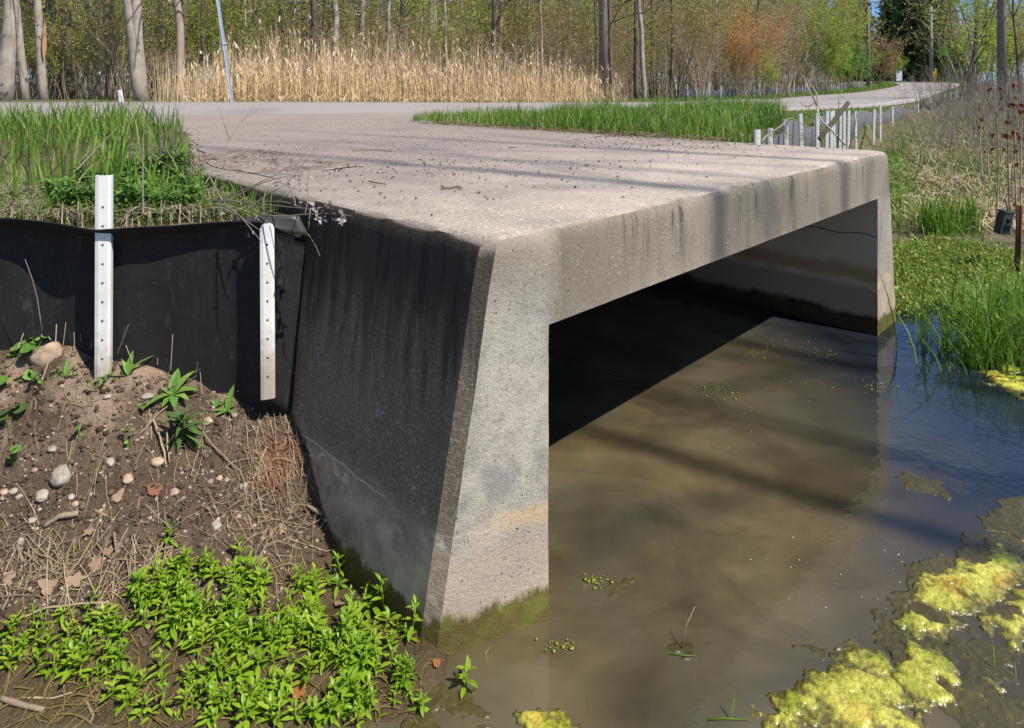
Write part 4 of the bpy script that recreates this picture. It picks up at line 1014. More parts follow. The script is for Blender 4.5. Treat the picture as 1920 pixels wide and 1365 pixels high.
# ------------------------------------------------------------------ trees, thickets, reeds beyond the road
M_BARK = wood_mat("bark_grey", (.24, .20, .16), (.50, .44, .36), 14, .25)
M_BARKD = wood_mat("bark_dark", (.085, .068, .052), (.22, .18, .14), 12, .25)
M_BARKP = wood_mat("bark_pink", (.28, .20, .155), (.46, .36, .29), 14, .25)
M_TWIG = stem_mat("thicket_twig", [(0.171, 0.137, 0.091), (0.343, 0.271, 0.182), (0.523, 0.432, 0.302), (0.241, 0.191, 0.121)])
M_TWIGP = stem_mat("pale_twig", [(0.330, 0.270, 0.195), (0.570, 0.480, 0.360), (0.450, 0.375, 0.270)])
M_LOLIVE = leaf_mat("olive_leaf", [(0.186, 0.207, 0.048), (0.328, 0.338, 0.077), (0.481, 0.437, 0.109), (0.371, 0.251, 0.098)], .4, .6, .2, .4)
M_LYEL = leaf_mat("spring_leaf", [(0.267, 0.362, 0.048), (0.419, 0.514, 0.076), (0.590, 0.628, 0.114)], .45, .6, .2, .3)
M_LGRN = leaf_mat("fresh_leaf", [(0.141, 0.282, 0.044), (0.211, 0.405, 0.062), (0.317, 0.493, 0.088)], .45, .6, .2, .3)
M_LORA = leaf_mat("orange_bud", [(0.468, 0.221, 0.078), (0.624, 0.325, 0.111), (0.650, 0.429, 0.169)], .35, .7, .2, .2)
M_LBRN = leaf_mat("brown_bud", [(0.305, 0.197, 0.108), (0.448, 0.323, 0.179), (0.340, 0.305, 0.108)], .35, .7, .2, .3)
M_SPRUCE = leaf_mat("spruce_needle", [(.07, .12, .04), (.12, .18, .05), (.22, .25, .07)], .1, .7, .2, .3)

def leafquads(name, C, size, mat, parent=None, up=.3):
    C = np.asarray(C, float); n = len(C)
    d = rng.normal(0, 1, (n, 3)); d[:, 2] += up; d /= np.linalg.norm(d, axis=1)[:, None]
    e = rng.normal(0, 1, (n, 3)); e -= d * (e * d).sum(1)[:, None]; e /= np.linalg.norm(e, axis=1)[:, None]
    L = (size * (.6 + .8 * rng.random(n)))[:, None]; Wd = L * .30
    V = np.stack([C, C + d * L * .5 + e * Wd, C + d * L, C + d * L * .5 - e * Wd], 1)
    F_ = np.arange(n * 4).reshape(-1, 4)
    return np_mesh(name, V.reshape(-1, 3), [F_], mat, parent, smooth=False)

def grow(m, r, base, d, L, rad, depth, tips, segs=4, n=5, wander=.18, up=.15, branch=(3, 5), ang=.7, shrink=.55):
    """a limb that wanders and carries finer limbs; tips collects twig points"""
    pts = [Vector(base)]; d = Vector(d).normalized()
    for i in range(segs):
        d = (d + Vector((r.gauss(0, wander), r.gauss(0, wander), r.gauss(0, wander) + up * .3))).normalized(); pts.append(pts[-1] + d * (L / segs))
    m.tube(pts, [rad * (1 - .72 * i / segs) for i in range(segs + 1)], n, cap=False)
    if depth <= 1: tips.extend([p for p in pts[1:]])
    if depth > 0:
        for k in range(r.randint(*branch)):
            t_ = r.uniform(.25, 1.0); i = min(int(t_ * segs), segs - 1); p = pts[i].lerp(pts[i + 1], t_ * segs - i)
            dd = (pts[i + 1] - pts[i]).normalized(); o = dd.orthogonal(); o.rotate(Matrix.Rotation(r.uniform(0, 6.283), 3, dd))
            q = (dd * math.cos(ang) + o.normalized() * math.sin(ang) * r.uniform(.6, 1.2)).normalized(); q.z += up
            grow(m, r, p, q, L * shrink * r.uniform(.7, 1.2), max(rad * (1 - .6 * t_) * .5, .0025), depth - 1, tips, max(segs - 1, 2), max(n - 1, 3), wander, up, branch, ang, shrink)

def tree_mesh(seed, h, rad, lean, bend, limb_from, limbs, n_leaf, leaf_size, bark, leafm, name='tree', fork=None, wound=False):
    """tree > trunk (limbs grow out of it), crown"""
    r = random.Random(seed); root = empty(name, (0, 0, 0)); m = MB(); tips = []
    def stem(lean, bend, rad, z0=-.3, h=h):
        pts = []; N_ = 14
        for i in range(N_ + 1):
            t_ = i / N_; z = z0 + (h - z0) * t_
            pts.append(Vector((lean[0] * z + bend[0] * math.sin(t_ * 5) + r.gauss(0, .02), lean[1] * z + bend[1] * math.sin(t_ * 4) + r.gauss(0, .02), z)))
        rr = [rad * (1.18 if i == 0 else 1.0) * (1 - .8 * (i / N_)) for i in range(N_ + 1)]
        m.tube(pts, rr, 10); return pts, rr
    stems = [stem(lean, bend, rad)]
    if fork: stems.append(stem(fork, bend, rad * .85))
    for pts, rr in stems:
        for k in range(limbs):
            z = r.uniform(limb_from, h * .97); t_ = (z + .3) / (h + .3) * 14; i = min(int(t_), 13); p = pts[i].lerp(pts[i + 1], t_ - i)
            a = r.uniform(0, 6.283); d = Vector((math.cos(a), math.sin(a), r.uniform(.2, .9)))
            grow(m, r, p, d, (h - z) * .35 + .9, rr[i] * .38, 2, tips, 4, 5, .2, .12, (2, 4), .7, .55)
    m.build('trunk', bark, root)
    T_ = np.array([t_[:] for t_ in tips]); k = rng.integers(0, len(T_), n_leaf)
    leafquads('crown', T_[k] + rng.normal(0, .10, (n_leaf, 3)), leaf_size, leafm, root)
    if wound:
        w = MB(); w.leaf(Vector((rad * .62, -rad * .80, 1.05)), (0.02, .01, 1), (-.6, .8, 0), 1.1, .10, 0, .05, 0, 5, [.3, .8, 1, .8, .5])
        w.build('torn_bark', M_WOUND, root)
    return root
M_WOUND = stone_mat("raw_wood", (.42, .20, .08), (.42, .20, .08))
def gz(x, y): return float(hz(np.array([x]), np.array([y]))[0])
def place(o, px, Y, lab, cat='tree', group=None, dz=0.0, rz=None, s_=1.0):
    x = (px - CX) / FPX * Y; o.location = (x, Y, gz(x, Y) + dz); o.scale = (s_,) * 3
    if rz is not None: o.rotation_euler = (0, 0, rz)
    return tag(o, lab, cat, group)
# near trunks at the left, each as it stands in the photograph: px at base, px at frame top, width px, depth
spec = [(8, 16, 30, 17.0, M_BARK, 'thick grey trunk at the left edge of the wood', None, False),
        (48, 20, 15, 17.5, M_BARK, 'slim grey trunk leaning left beside the thick edge trunk', None, False),
        (82, 64, 16, 17.8, M_BARK, 'leaning grey trunk with an orange torn bark wound', None, True),
        (106, 90, 22, 20.0, M_BARKD, 'dark trunk right behind the wounded leaning one', None, False),
        (132, 118, 21, 20.6, M_BARKD, 'dark trunk right of the other dark one behind the wounded tree', None, False),
        (264, 236, 26, 18.0, M_BARK, 'large forked grey tree with two stems rising from one base', (.04, 0), False),
        (340, 327, 17, 19.0, M_BARKP, 'pinkish bare trunk where the reeds begin', None, False),
        (206, 194, 12, 20.0, M_BARKD, 'thin dark broken trunk left of the forked tree', None, False),
        (672, 676, 13, 23.5, M_BARK, 'grey trunk rising behind the middle of the reeds', None, False),
        (800, 806, 15, 24.5, M_BARK, 'paired-looking grey trunk behind the tallest reeds', (.02, .01), False),
        (478, 474, 11, 22.5, M_BARKD, 'dark slim trunk behind the sign post', None, False),
        (930, 936, 10, 25.0, M_BARKP, 'slim pinkish trunk behind the right half of the reeds', None, False),
        (1206, 1200, 11, 27.0, M_BARK, 'slim pale trunk right of the wooden utility pole', None, False),
        (1146, 1142, 9, 26.0, M_BARKD, 'thin dark trunk hidden close behind the wooden utility pole', None, False),
        (1015, 1013, 5, 24.0, M_BARKP, 'very thin pale dead trunk behind the low end of the reeds', None, False)]
for i, (pb, pt, wd, Y, bk, lab, fork, wound) in enumerate(spec):
    rad = wd / FPX * Y / 2; lean = ((pt - pb) / FPX * Y / 2.9, .01)
    o = tree_mesh(400 + i, 11 + (i % 3), rad, lean, (.05, .03), 2.6, 10, 450, .10, bk, M_LOLIVE, 'tree', (lean[0] + .062, .01) if i == 5 else ((lean[0] + .02, .01) if fork else None), wound)
    place(o, pb, Y, lab)
# slim trees of the wood, copied
pro = [tree_mesh(450, 12, .10, (.02, 0), (.12, .06), 1.5, 16, 800, .085, M_BARK, M_LOLIVE), tree_mesh(451, 11, .075, (-.03, 0), (.10, .08), 1.2, 15, 800, .085, M_BARKD, M_LOLIVE),
       tree_mesh(452, 10, .06, (.04, .01), (.15, .06), 1.0, 16, 800, .08, M_BARK, M_LYEL), tree_mesh(453, 13, .13, (-.01, 0), (.08, .08), 2.0, 16, 800, .085, M_BARKD, M_LOLIVE)]
used = set()
def wood_ok(x, Y):
    off, _ = road_near(np.array([x]), np.array([Y])); return off[0] > RW + 3.2
for row, (Y0, Y1, step) in enumerate([(21.5, 25, 56), (26, 31, 52), (32, 38, 48), (40, 50, 40)]):
    px = -130.0
    while px < 1640:
        Y = random.uniform(Y0, Y1); q = px + random.uniform(-20, 20); x = (q - CX) / FPX * Y; px += step * random.uniform(.7, 1.3)
        if not wood_ok(x, Y) or (row == 0 and q > 1180): continue
        k = random.randrange(4); o = pro[k] if k not in used else copy_tree(pro[k]); used.add(k)
        place(o, q, Y, 'slim tree with thin spring foliage crowded in the wood beyond the reeds and road', 'tree', 'slim trees crowding the wood', 0, random.uniform(0, 6.28), random.uniform(.8, 1.2))
# thickets
def thicket(seed, h, spread, stems, n_leaf, leaf_size, twm, lfm, name='shrub', depth=2, br=(4, 6), rad=.012, base=.25, fan=.5):
    r = random.Random(seed); root = empty(name, (0, 0, 0)); m = MB(); tips = []
    for k in range(stems):
        a = r.uniform(0, 6.283); q = base * math.sqrt(r.random()); t_ = fan * r.random()
        d = Vector((math.cos(a) * t_, math.sin(a) * t_, 1)); grow(m, r, (math.cos(a) * q, math.sin(a) * q, -.05), d, h * r.uniform(.65, 1.05), rad * r.uniform(.7, 1.3), depth, tips, 5, 4, .10, .12, br, .55, .42)
    m.build('stems', twm, root)
    T_ = np.array([t_[:] for t_ in tips]); k = rng.integers(0, len(T_), n_leaf)
    leafquads('foliage', T_[k] + rng.normal(0, .06, (n_leaf, 3)), leaf_size, lfm, root)
    return root
th = [thicket(500, 3.6, 1, 16, 2600, .075, M_TWIG, M_LOLIVE, fan=.55, base=.7), thicket(501, 3.0, 1, 18, 1500, .06, M_TWIGP, M_LBRN, fan=.6, base=.7),
      thicket(502, 3.4, 1, 14, 3000, .08, M_TWIG, M_LYEL, fan=.55, base=.6), thicket(503, 4.2, 1, 12, 1500, .075, M_TWIG, M_LOLIVE, fan=.4, base=.6), thicket(504, 2.2, 1, 16, 900, .06, M_TWIGP, M_LBRN, fan=.7, base=.6)]
TL = {0: 'olive-leaved bushy shrub filling the understorey of the wood', 1: 'brown twiggy shrub filling the understorey of the wood', 2: 'yellow-green bushy shrub filling the understorey of the wood', 3: 'tall thin olive shrub filling the understorey of the wood', 4: 'low tangle of pale twigs in the understorey of the wood'}
TG = {0: 'olive understorey shrubs', 1: 'brown understorey shrubs', 2: 'yellow-green understorey shrubs', 3: 'tall olive understorey shrubs', 4: 'low twig tangles'}
for row, (Y0, Y1, step, sc) in enumerate([(18.6, 20.5, 60, .8), (21.5, 24.5, 46, .95), (25, 29, 42, 1.1), (30, 36, 40, 1.35), (37, 45, 38, 1.7), (47, 58, 34, 2.3), (62, 80, 24, 3.0), (90, 125, 24, 4.2)]):
    px = -140.0
    while px < (1660 if row < 6 else 1960):
        Y = random.uniform(Y0, Y1); q = px + random.uniform(-15, 15); x = (q - CX) / FPX * Y; px += step * random.uniform(.7, 1.3)
        if row >= 6 and 1645 < q < 1800: continue
        if row >= 6 and q > 1640 and abs(road_near(np.array([x]), np.array([Y]))[0][0] - RW / 2) > RW / 2 + 4 and q > 1790: pass
        elif row >= 6 and q < 900: continue
        elif not wood_ok(x, Y) or (row < 1 and q > 330) or (row == 1 and q > 1190): continue
        k = random.choices(range(5), [(3, 2, 1, 2, 2), (3, 2, 2, 2, 2), (4, 2, 3, 2, 1), (4, 2, 3, 2, 0), (4, 2, 3, 2, 0), (4, 2, 3, 2, 1), (4, 2, 3, 1, 4), (4, 2, 3, 1, 4)][row])[0]
        key = ('t', k); o = th[k] if key not in used else copy_tree(th[k]); used.add(key)
        place(o, q, Y, TL[k], 'shrub', TG[k], 0, random.uniform(0, 6.28), sc * random.uniform(.8, 1.2))
for k in range(4):
    if k not in used: bpy.data.objects.remove(pro[k], do_unlink=True)

# shrubs on the bank behind the photographer, out of frame: added to cut the low blue sky there
for i in range(16):
    x = -11 + i * .95 + random.uniform(-.4, .4); k = i % 3; y = random.uniform(-6.5, -4.6)
    o = copy_tree(th[k]); o.location = (x, y, float(hz(np.array([x]), np.array([y]))[0])); o.rotation_euler = (0, 0, random.uniform(0, 6)); o.scale = (random.uniform(.9, 1.2),) * 3
    tag(o, 'unseen bushy shrub added behind the photographer to block the low sky', 'shrub', 'unseen shrubs added to block the low sky')
# single bushes right of the reeds, each to its own look
def bush(seed, px, Y, wpx, hpx, stems, n_leaf, ls, twm, lfm, lab, fan=.55, rad=.012, depth=2, br=(4, 6), base=.3):
    h = hpx / FPX * Y; o = thicket(seed, h, 1, stems, n_leaf, ls, twm, lfm, 'shrub', depth, br, rad, base, fan); return place(o, px, Y, lab, 'shrub', None, 0, 0)
bush(520, 1390, 36, 110, 150, 46, 14000, .07, M_TWIGP, M_LORA, 'round orange-red shrub with a fan of bare stems by the roadside', .62, .013)
bush(521, 1268, 29, 90, 150, 9, 500, .06, M_BARKD, M_LBRN, 'dark bare multi-stemmed shrub right of the utility pole', .55, .035, 3, (3, 4))
bush(522, 1316, 31, 80, 130, 16, 1800, .06, M_TWIGP, M_LBRN, 'brown twiggy shrub left of the orange-red one', .45, .018)
bush(523, 1476, 42, 100, 140, 26, 5600, .08, M_TWIG, M_LBRN, 'grey-brown twiggy shrub right of the orange-red one', .6, .016)
bush(524, 1432, 39, 50, 80, 18, 2600, .08, M_TWIG, M_LYEL, 'small yellow-green shrub at the right foot of the orange-red one', .5, .012)
bush(525, 1545, 56, 90, 130, 26, 11000, .14, M_TWIG, M_LYEL, 'big yellow-green shrub bank beside the road', .6, .02)
bush(526, 1500, 60, 110, 190, 22, 9000, .14, M_TWIG, M_LOLIVE, 'tall olive tree-like shrub behind the grey-brown one', .5, .03)
bush(527, 1600, 70, 60, 75, 22, 8200, .13, M_TWIG, M_LGRN, 'low bright green shrub in front of the far utility pole', .6, .015)
bush(528, 1652, 92, 50, 80, 24, 7600, .16, M_TWIG, M_LBRN, 'grey-brown rounded shrub right of the far utility pole', .6, .02)
bush(529, 1575, 80, 80, 150, 20, 9000, .17, M_TWIG, M_LYEL, 'pale yellow-green tree-like shrub behind the roadside shrubs', .45, .03)
bush(530, 1350, 44, 80, 190, 16, 2600, .1, M_TWIG, M_LYEL, 'loose yellow-green tree-like shrub behind the orange-red one', .4, .03)
bush(531, 1670, 98, 40, 50, 20, 3000, .14, M_TWIG, M_LYEL, 'small yellow-green shrub below the dark conifers', .6, .015)

# low brown brush filling the foot of the shrubs along the far barrier
for i in range(44):
    j = random.choice([q for q in range(len(RD)) if 22 < RD[q, 1] < 82 and RD[q, 0] > 10]); b = RD[j, :2] + RN[j] * random.uniform(RW + 4.0, RW + 9.5); k = random.choice([1, 4, 4, 2])
    o = copy_tree(th[k]); o.location = (b[0], b[1], gz(*b)); o.rotation_euler = (0, 0, random.uniform(0, 6)); o.scale = (random.uniform(.45, .8) * (1 + b[1] / 90),) * 3
    tag(o, 'low roadside brush behind the long far barrier', 'brush', 'low brush behind the far barrier')
# dark conifers at the road bend
def spruce(seed, h, wd):
    r = random.Random(seed); root = empty('spruce', (0, 0, 0)); m = MB(); m.tube([(0, 0, -.5), (0, 0, h * .5), (.1, 0, h)], [.28, .17, .02], 8); C_ = []
    z = .9
    while z < h - .4:
        f = 1 - z / h; L = wd * (f ** .8) * r.uniform(.8, 1.1) + .25
        for k in range(r.randint(6, 8)):
            a = r.uniform(0, 6.283); pts = []
            for i in range(5):
                t_ = i / 4; pts.append(Vector((math.cos(a) * L * t_, math.sin(a) * L * t_, z + .1 * L * t_ - .38 * L * t_ * t_ + .14 * L * t_ ** 4)))
            m.tube(pts, [.03 * f + .012, .028 * f + .01, .02, .012, .006], 3, cap=False)
            nn = int(15 * L) + 6
            for q in range(nn):
                t_ = r.uniform(.12, 1.0) * 4; i = min(int(t_), 3); p = pts[i].lerp(pts[i + 1], t_ - i); C_.append((p.x + r.gauss(0, .16), p.y + r.gauss(0, .16), p.z - abs(r.gauss(0, .22))))
        z += r.uniform(.32, .5)
    m.build('trunk', M_BARKD, root); leafquads('crown', C_, .55, M_SPRUCE, root, -.5); return root
s1 = spruce(600, 24, 5.2); s2 = spruce(601, 22, 4.0)
for i, (px, Y, lab, pr, sc) in enumerate([(1706, 122, 'large dark spruce beside the crossarm pole at the road bend', s1, 1.0), (1672, 128, 'dark spruce left of the large one at the road bend', s2, 1.05), (1752, 132, 'broad dark spruce right of the crossarm pole', s1, 1.0), (1590, 112, 'narrow dark spruce above the yellow-green shrubs', s2, 1.0), (1612, 118, 'narrow dark spruce just left of the far utility pole', s2, .95), (1728, 138, 'dark spruce between the large one and the broad one', s1, 1.1), (1690, 145, 'tall dark spruce behind the others at the bend', s2, 1.25), (1778, 140, 'olive-dark spruce nearest the open sky', s2, .95)]):
    o = pr if i < 2 else copy_tree(pr); place(o, px, Y, lab, 'conifer', None, 0, i * 1.3, sc)

# ------------------------------------------------------------------ dead reeds along the far side of the road
M_REED = stem_mat("dead_reed", [(0.488, 0.329, 0.159), (0.708, 0.512, 0.281), (0.854, 0.671, 0.415), (0.610, 0.439, 0.244)])
M_REEDT = stem_mat("reed_top", [(0.442, 0.325, 0.208), (0.624, 0.494, 0.351), (0.780, 0.650, 0.481)])
def reed_pts(n, o0, o1, p0=345, p1=1185):
    out = []
    ok = [i for i in range(len(RD)) if -12 < RD[i, 0] < 12 and RD[i, 1] < 24]
    while len(out) < n:
        i = random.choice(ok); t_ = random.random(); j = min(i + 1, len(RD) - 1); b = RD[i, :2] * (1 - t_) + RD[j, :2] * t_; o = RW + o0 + (o1 - o0) * random.random() ** 1.0
        q = b + RN[i] * o; px = q[0] / q[1] * FPX + CX
        if p0 + random.uniform(-15, 40) < px < p1 - random.uniform(0, 120): out.append(q)
    q = np.array(out); return np.column_stack([q, hz(q[:, 0], q[:, 1])])
B_ = reed_pts(4200, .55, 4.8); pxs = B_[:, 0] / B_[:, 1] * FPX + CX
off_, _ = road_near(B_[:, 0], B_[:, 1]); dep = np.clip((off_ - RW - .5) / 3.5, 0, 1)
Hh = np.interp(pxs, [345, 420, 560, 760, 960, 1080, 1185], [1.3, 1.75, 2.05, 2.2, 2.0, 1.6, 1.25]) * rng.uniform(.5, 1.12, len(B_)) * (.62 + .48 * dep) * (1 + .45 * vnoise(B_[:, 0] * 1.1, B_[:, 1] * 1.1, 61))
tall = rng.random(len(B_)) < .04; Hh = np.where(tall, Hh * 1.3, Hh)
st_ = rng.uniform(0, 6.28, len(B_)); ln_ = np.abs(rng.normal(.05, .15, len(B_)))
tag(blades('reed_bed', B_, Hh, rng.uniform(.010, .020, len(B_)), ln_, M_REED, 3, None, .3, st_), 'dense bed of dead straw-coloured reeds along the far roadside', 'reeds', kind='stuff')
k = rng.integers(0, len(B_), 7000); Lb = B_[k].copy(); f = rng.uniform(.05, .8, 7000); Lb[:, 2] += Hh[k] * f
tag(blades('reed_leaves', Lb, rng.uniform(.2, .5, 7000), rng.uniform(.012, .022, 7000), rng.uniform(.4, 1.3, 7000), M_REED, 3, None, .9), 'dry drooping leaves of the dead reeds', 'reeds', kind='stuff')
k = np.where(rng.random(len(B_)) < .22)[0]; Lp = B_[k].copy(); L_ = np.column_stack([np.cos(st_[k]), np.sin(st_[k])]) * (Hh[k] * ln_[k])[:, None]; Lp[:, :2] += L_ * .9; Lp[:, 2] += Hh[k] * .95
tag(blades('reed_plumes', Lp, rng.uniform(.14, .28, len(k)), rng.uniform(.025, .05, len(k)), rng.uniform(.3, .9, len(k)), M_REEDT, 4, None, .8), 'feathery seed plumes at the tips of the dead reeds', 'reeds', kind='stuff')
Lw = reed_pts(2600, .3, 1.6); tag(blades('reed_litter', Lw, rng.uniform(.15, .6, 2600), rng.uniform(.012, .02, 2600), rng.uniform(.4, 1.6, 2600), M_REED, 3, None, 1.0), 'fallen straw at the roadside foot of the reeds', 'reeds', kind='stuff')
# thin sparse reeds in front of the trunks at the left
Ls = reed_pts(160, .5, 3, 290, 420); tag(blades('sparse_reeds', Ls, rng.uniform(.6, 1.5, 160), .014, .1, M_REED, 3), 'sparse dry reeds at the left end of the reed bed', 'reeds', kind='stuff')
# leaf litter and low green at the wood edge
vg = reed_pts(900, .1, .55, 300, 1200); tag(blades('verge_grass', vg, rng.uniform(.05, .16, 900), .012, .4, M_GRASS, 3), 'short green grass along the far road edge', 'grass', kind='stuff')
# ------------------------------------------------------------------ grass left of the deck
def ring_pts(poly, n):
    a = np.array(poly, float); out = []
    while len(out) < n:
        x = rng.uniform(a[:, 0].min(), a[:, 0].max(), 800); y = rng.uniform(a[:, 1].min(), a[:, 1].max(), 800); k = in_poly(x, y, poly); out += list(zip(x[k], y[k]))
    q = np.array(out[:n]); return np.column_stack([q, hz(q[:, 0], q[:, 1])])
edgeL = [tuple(CU(-.33, 2.3)), (-2.42, 4.9), (-3.25, 6.4), (-4.5, 8.0), (-5.6, 8.5), (-8.5, 7.2), (-6, 4.2), (-4.2, 3.4), (-2.6, 3.3), tuple(CU(-.42, 1.45))]
gl = ring_pts(edgeL, 4200)
patch = vnoise(gl[:, 0] * 1.6, gl[:, 1] * 1.6, 81) + .5; keepg = rng.random(len(gl)) < np.clip(2.6 * (patch - .30), .06, 1); gl = gl[keepg]
tag(blades('tall_grass', gl, rng.uniform(.10, .36, len(gl)) * (.5 + .9 * patch[keepg]), rng.uniform(.009, .018, len(gl)), rng.uniform(.05, .55, len(gl)), M_GRASS, 4), 'fresh green tall grass on the bank left of the deck', 'grass', kind='stuff')
gd = ring_pts(edgeL, 520); tag(blades('dead_grass', gd, rng.uniform(.12, .34, 520), rng.uniform(.004, .010, 520), rng.uniform(.2, 1.3, 520), M_STRAW, 4), 'dead straw blades mixed through the grass left of the deck', 'grass', kind='stuff')
gl2 = ring_pts(edgeL, 2600); tag(blades('short_grass', gl2, rng.uniform(.05, .16, len(gl2)), rng.uniform(.004, .009, len(gl2)), rng.uniform(.2, 1.0, len(gl2)), M_GRASS, 3), 'short fine grass under the tall grass left of the deck', 'grass', kind='stuff')
th_ = ring_pts([(-4.5, 2.80), (-1.1, 2.76), (-1.25, 3.1), (-2.1, 3.4), (-4.6, 3.7)], 2600)
ribbons('dead_thatch', th_, .10, .50, .0032, stem_mat("thatch", [(.15, .12, .085), (.29, .235, .17), (.42, .35, .26)]), 'grey dead thatch on the bank behind the black sheet', 'thatch', .05, .16)
th2 = ring_pts([(-1.9, 3.3), (-1.3, 2.95), (-1.45, 3.4), (-2.3, 4.6), (-2.9, 4.6)], 420)
ribbons('dead_thatch', th2, .08, .35, .004, bpy.data.materials['thatch'], 'dead stalks mixed into the grass corner beside the deck', 'thatch', .03, .5)
xs = rng.uniform(-2.6, -1.05, 1500); ge = np.column_stack([xs, FY(xs) + .07 + rng.gamma(1.6, .16, 1500)]); ge = ge[(ge[:, 1] < 3.6)]; ge = np.column_stack([ge, hz(ge[:, 0], ge[:, 1])])
tag(blades('short_grass', ge, rng.uniform(.05, .17, len(ge)), rng.uniform(.003, .008, len(ge)), rng.uniform(.2, 1.1, len(ge)), M_GRASS, 3), 'short loose grass reaching the top edge of the black sheet', 'grass', kind='stuff')
# leafy weeds behind the sheet
wc = {}
def weed(seed, nst, h, L):
    r = random.Random(seed); m = MB()
    for k in range(nst):
        a = r.uniform(0, 6.28); hh = h * r.uniform(.6, 1.1); tx, ty = math.cos(a) * .35 * hh, math.sin(a) * .35 * hh
        m.tube([(0, 0, -.02), (tx * .5, ty * .5, hh * .6), (tx, ty, hh)], .0022, 4, cap=False)
        for w_ in range(4):
            f = .35 + .65 * w_ / 3; c = Vector((tx * f, ty * f, hh * f))
            for j in range(4):
                b = j * 1.57 + r.uniform(-.5, .5); m.leaf(c, (math.cos(b), math.sin(b), r.uniform(0, .6)), (0, 0, 1), L * r.uniform(.7, 1.1), L * .3, .4, .2, 0, 4, [.3, .9, 1, .6])
    return m
wm = [weed(700 + k, 5, .13, .05) for k in range(4)]
for i, (px, py) in enumerate(poly_px([(85, 360), (180, 335), (300, 290), (370, 320), (395, 385), (400, 404), (300, 410), (200, 412), (150, 408)], 90)):
    h = hit(px, min(py + 20, 404))[0]
    if h[1] > 4.2: continue
    o = first_or_copy(cache, ('w', i % 4), 'leafy_weed', wm[i % 4], bpy.data.materials.get('weed_leaf') or leaf_mat("weed_leaf", [(.07, .17, .025), (.15, .30, .045), (.24, .40, .08), (.32, .40, .12)], .3)); o.location = h; o.rotation_euler = (0, 0, random.uniform(0, 6.28)); s_ = random.uniform(.45, 1.25); o.scale = (s_,) * 3
    tag(o, 'leafy green weed growing behind the top edge of the black sheet', 'weed', 'leafy weeds behind the sheet')
# dandelions
def dandelion(px, py, Y, lab, gone=False):
    c = P(px, py, Y); root = empty('dandelion', (c.x, c.y, c.z - .09)); O_ = tuple(root.location); m = MB(); m.tube([(c.x, c.y, c.z - .09), (c.x + .004, c.y, c.z - .04), tuple(c)], .002, 5); m.build('stalk', M_SEED, root, origin=O_)
    m = MB(); r = random.Random(int(px))
    for k in range(40):
        a = r.uniform(0, 6.28); e = r.uniform(.2, 1.5) if not gone else r.uniform(-1.2, 1.5); d = Vector((math.cos(a) * math.cos(e), math.sin(a) * math.cos(e) - .3, math.sin(e))); m.leaf(c, d, (0, 0, 1), .014 if not gone else .017, .004, 0, 0, 0, 2, [.5, 1.0])
    m.build('flower_head', M_YEL if not gone else M_POD, root, origin=O_); tag(root, lab, 'flower')
M_YEL = leaf_mat("dandelion_yellow", [(.75, .50, .01), (.85, .62, .02)], .2)
dandelion(386, 389, 2.85, 'fully open yellow dandelion at the edge of the deck wall'); dandelion(369, 378, 2.9, 'half-closed orange-yellow dandelion left of the open one'); dandelion(358, 358, 2.95, 'small yellow dandelion highest in the weeds by the deck')
dandelion(378, 398, 2.82, 'white dandelion seed head just below the yellow flower', True); dandelion(356, 320, 3.0, 'white dandelion seed head higher up by the deck corner', True)
# dry weeds standing in the grass corner
def dry_weed(pts_list, lab, r0=.003):
    m = MB()
    for pts in pts_list: c, r = px_curve(pts, r0, .0008); m.tube(c, r, 4, cap=False)
    o = m.build('dry_weed', M_DRYGREY, origin=tuple(P(*pts_list[0][0]))); tag(o, lab, 'dry weed')
random.seed(31)
L_ = []
for k in range(16):
    x0 = 300 + random.uniform(-18, 26); x1 = x0 + random.uniform(-20, 60); y1 = random.uniform(180, 270); L_.append([(x0, 320, 3.6), ((x0 + x1) / 2 + random.uniform(-5, 5), (320 + y1) / 2, 3.6), (x1, y1, 3.6 + random.uniform(-.1, .2))])
dry_weed(L_, 'clump of dry dark weed stems standing in the grass corner by the deck')
dry_weed([[(385, 345, 3.0), (430, 262, 3.2), (478, 195, 3.4)], [(430, 262, 3.2), (410, 200, 3.3)], [(455, 226, 3.3), (495, 195, 3.4)]], 'single tall forked dry weed arching over the deck corner', .0028)
dry_weed([[(268, 400, 2.8), (268, 300, 2.85), (271, 215, 2.9)], [(269, 330, 2.85), (262, 270, 2.85), (255, 250, 2.9)]], 'pale straight dry weed behind the sheet between post and deck', .004)
dry_weed([[(145, 318, 3.4), (190, 270, 3.5), (228, 232, 3.6)]], 'thick pale straw leaning across the grass', .006)

# ------------------------------------------------------------------ grass berm right of the deck
far_edge = [tuple(CU(3.70, .7)), tuple(CU(3.66, 2.0)), tuple(CU(3.62, 3.2)), tuple(CU(3.55, 4.6)), tuple(CU(3.45, 5.5)), (-1.55, 10.55), (1.6, 12.2), (3.6, 12.9), (4.7, 11.9), (3.7, 8.8), (1.95, 5.35)]
gb = ring_pts(far_edge, 10500)
hgt = rng.uniform(.12, .34, len(gb)) * np.clip(.45 + .12 * (gb[:, 0] + 1.5), .4, 1) * np.interp(gb[:, 1], [5, 7, 10, 13], [1, 1.45, 1.5, .7]) * (1 + .8 * vnoise(gb[:, 0] * 2.2, gb[:, 1] * 2.2, 83))
tag(blades('tall_grass', gb, hgt, rng.uniform(.009, .018, len(gb)), rng.uniform(.05, .6, len(gb)), M_GRASS, 4), 'fresh green grass on the berm right of the deck', 'grass', kind='stuff')
gd = ring_pts(far_edge, 900); tag(blades('dead_grass', gd, rng.uniform(.08, .3, 900), rng.uniform(.005, .011, 900), rng.uniform(.2, 1.3, 900), M_STRAW, 4), 'dead straw blades mixed through the berm grass', 'grass', kind='stuff')
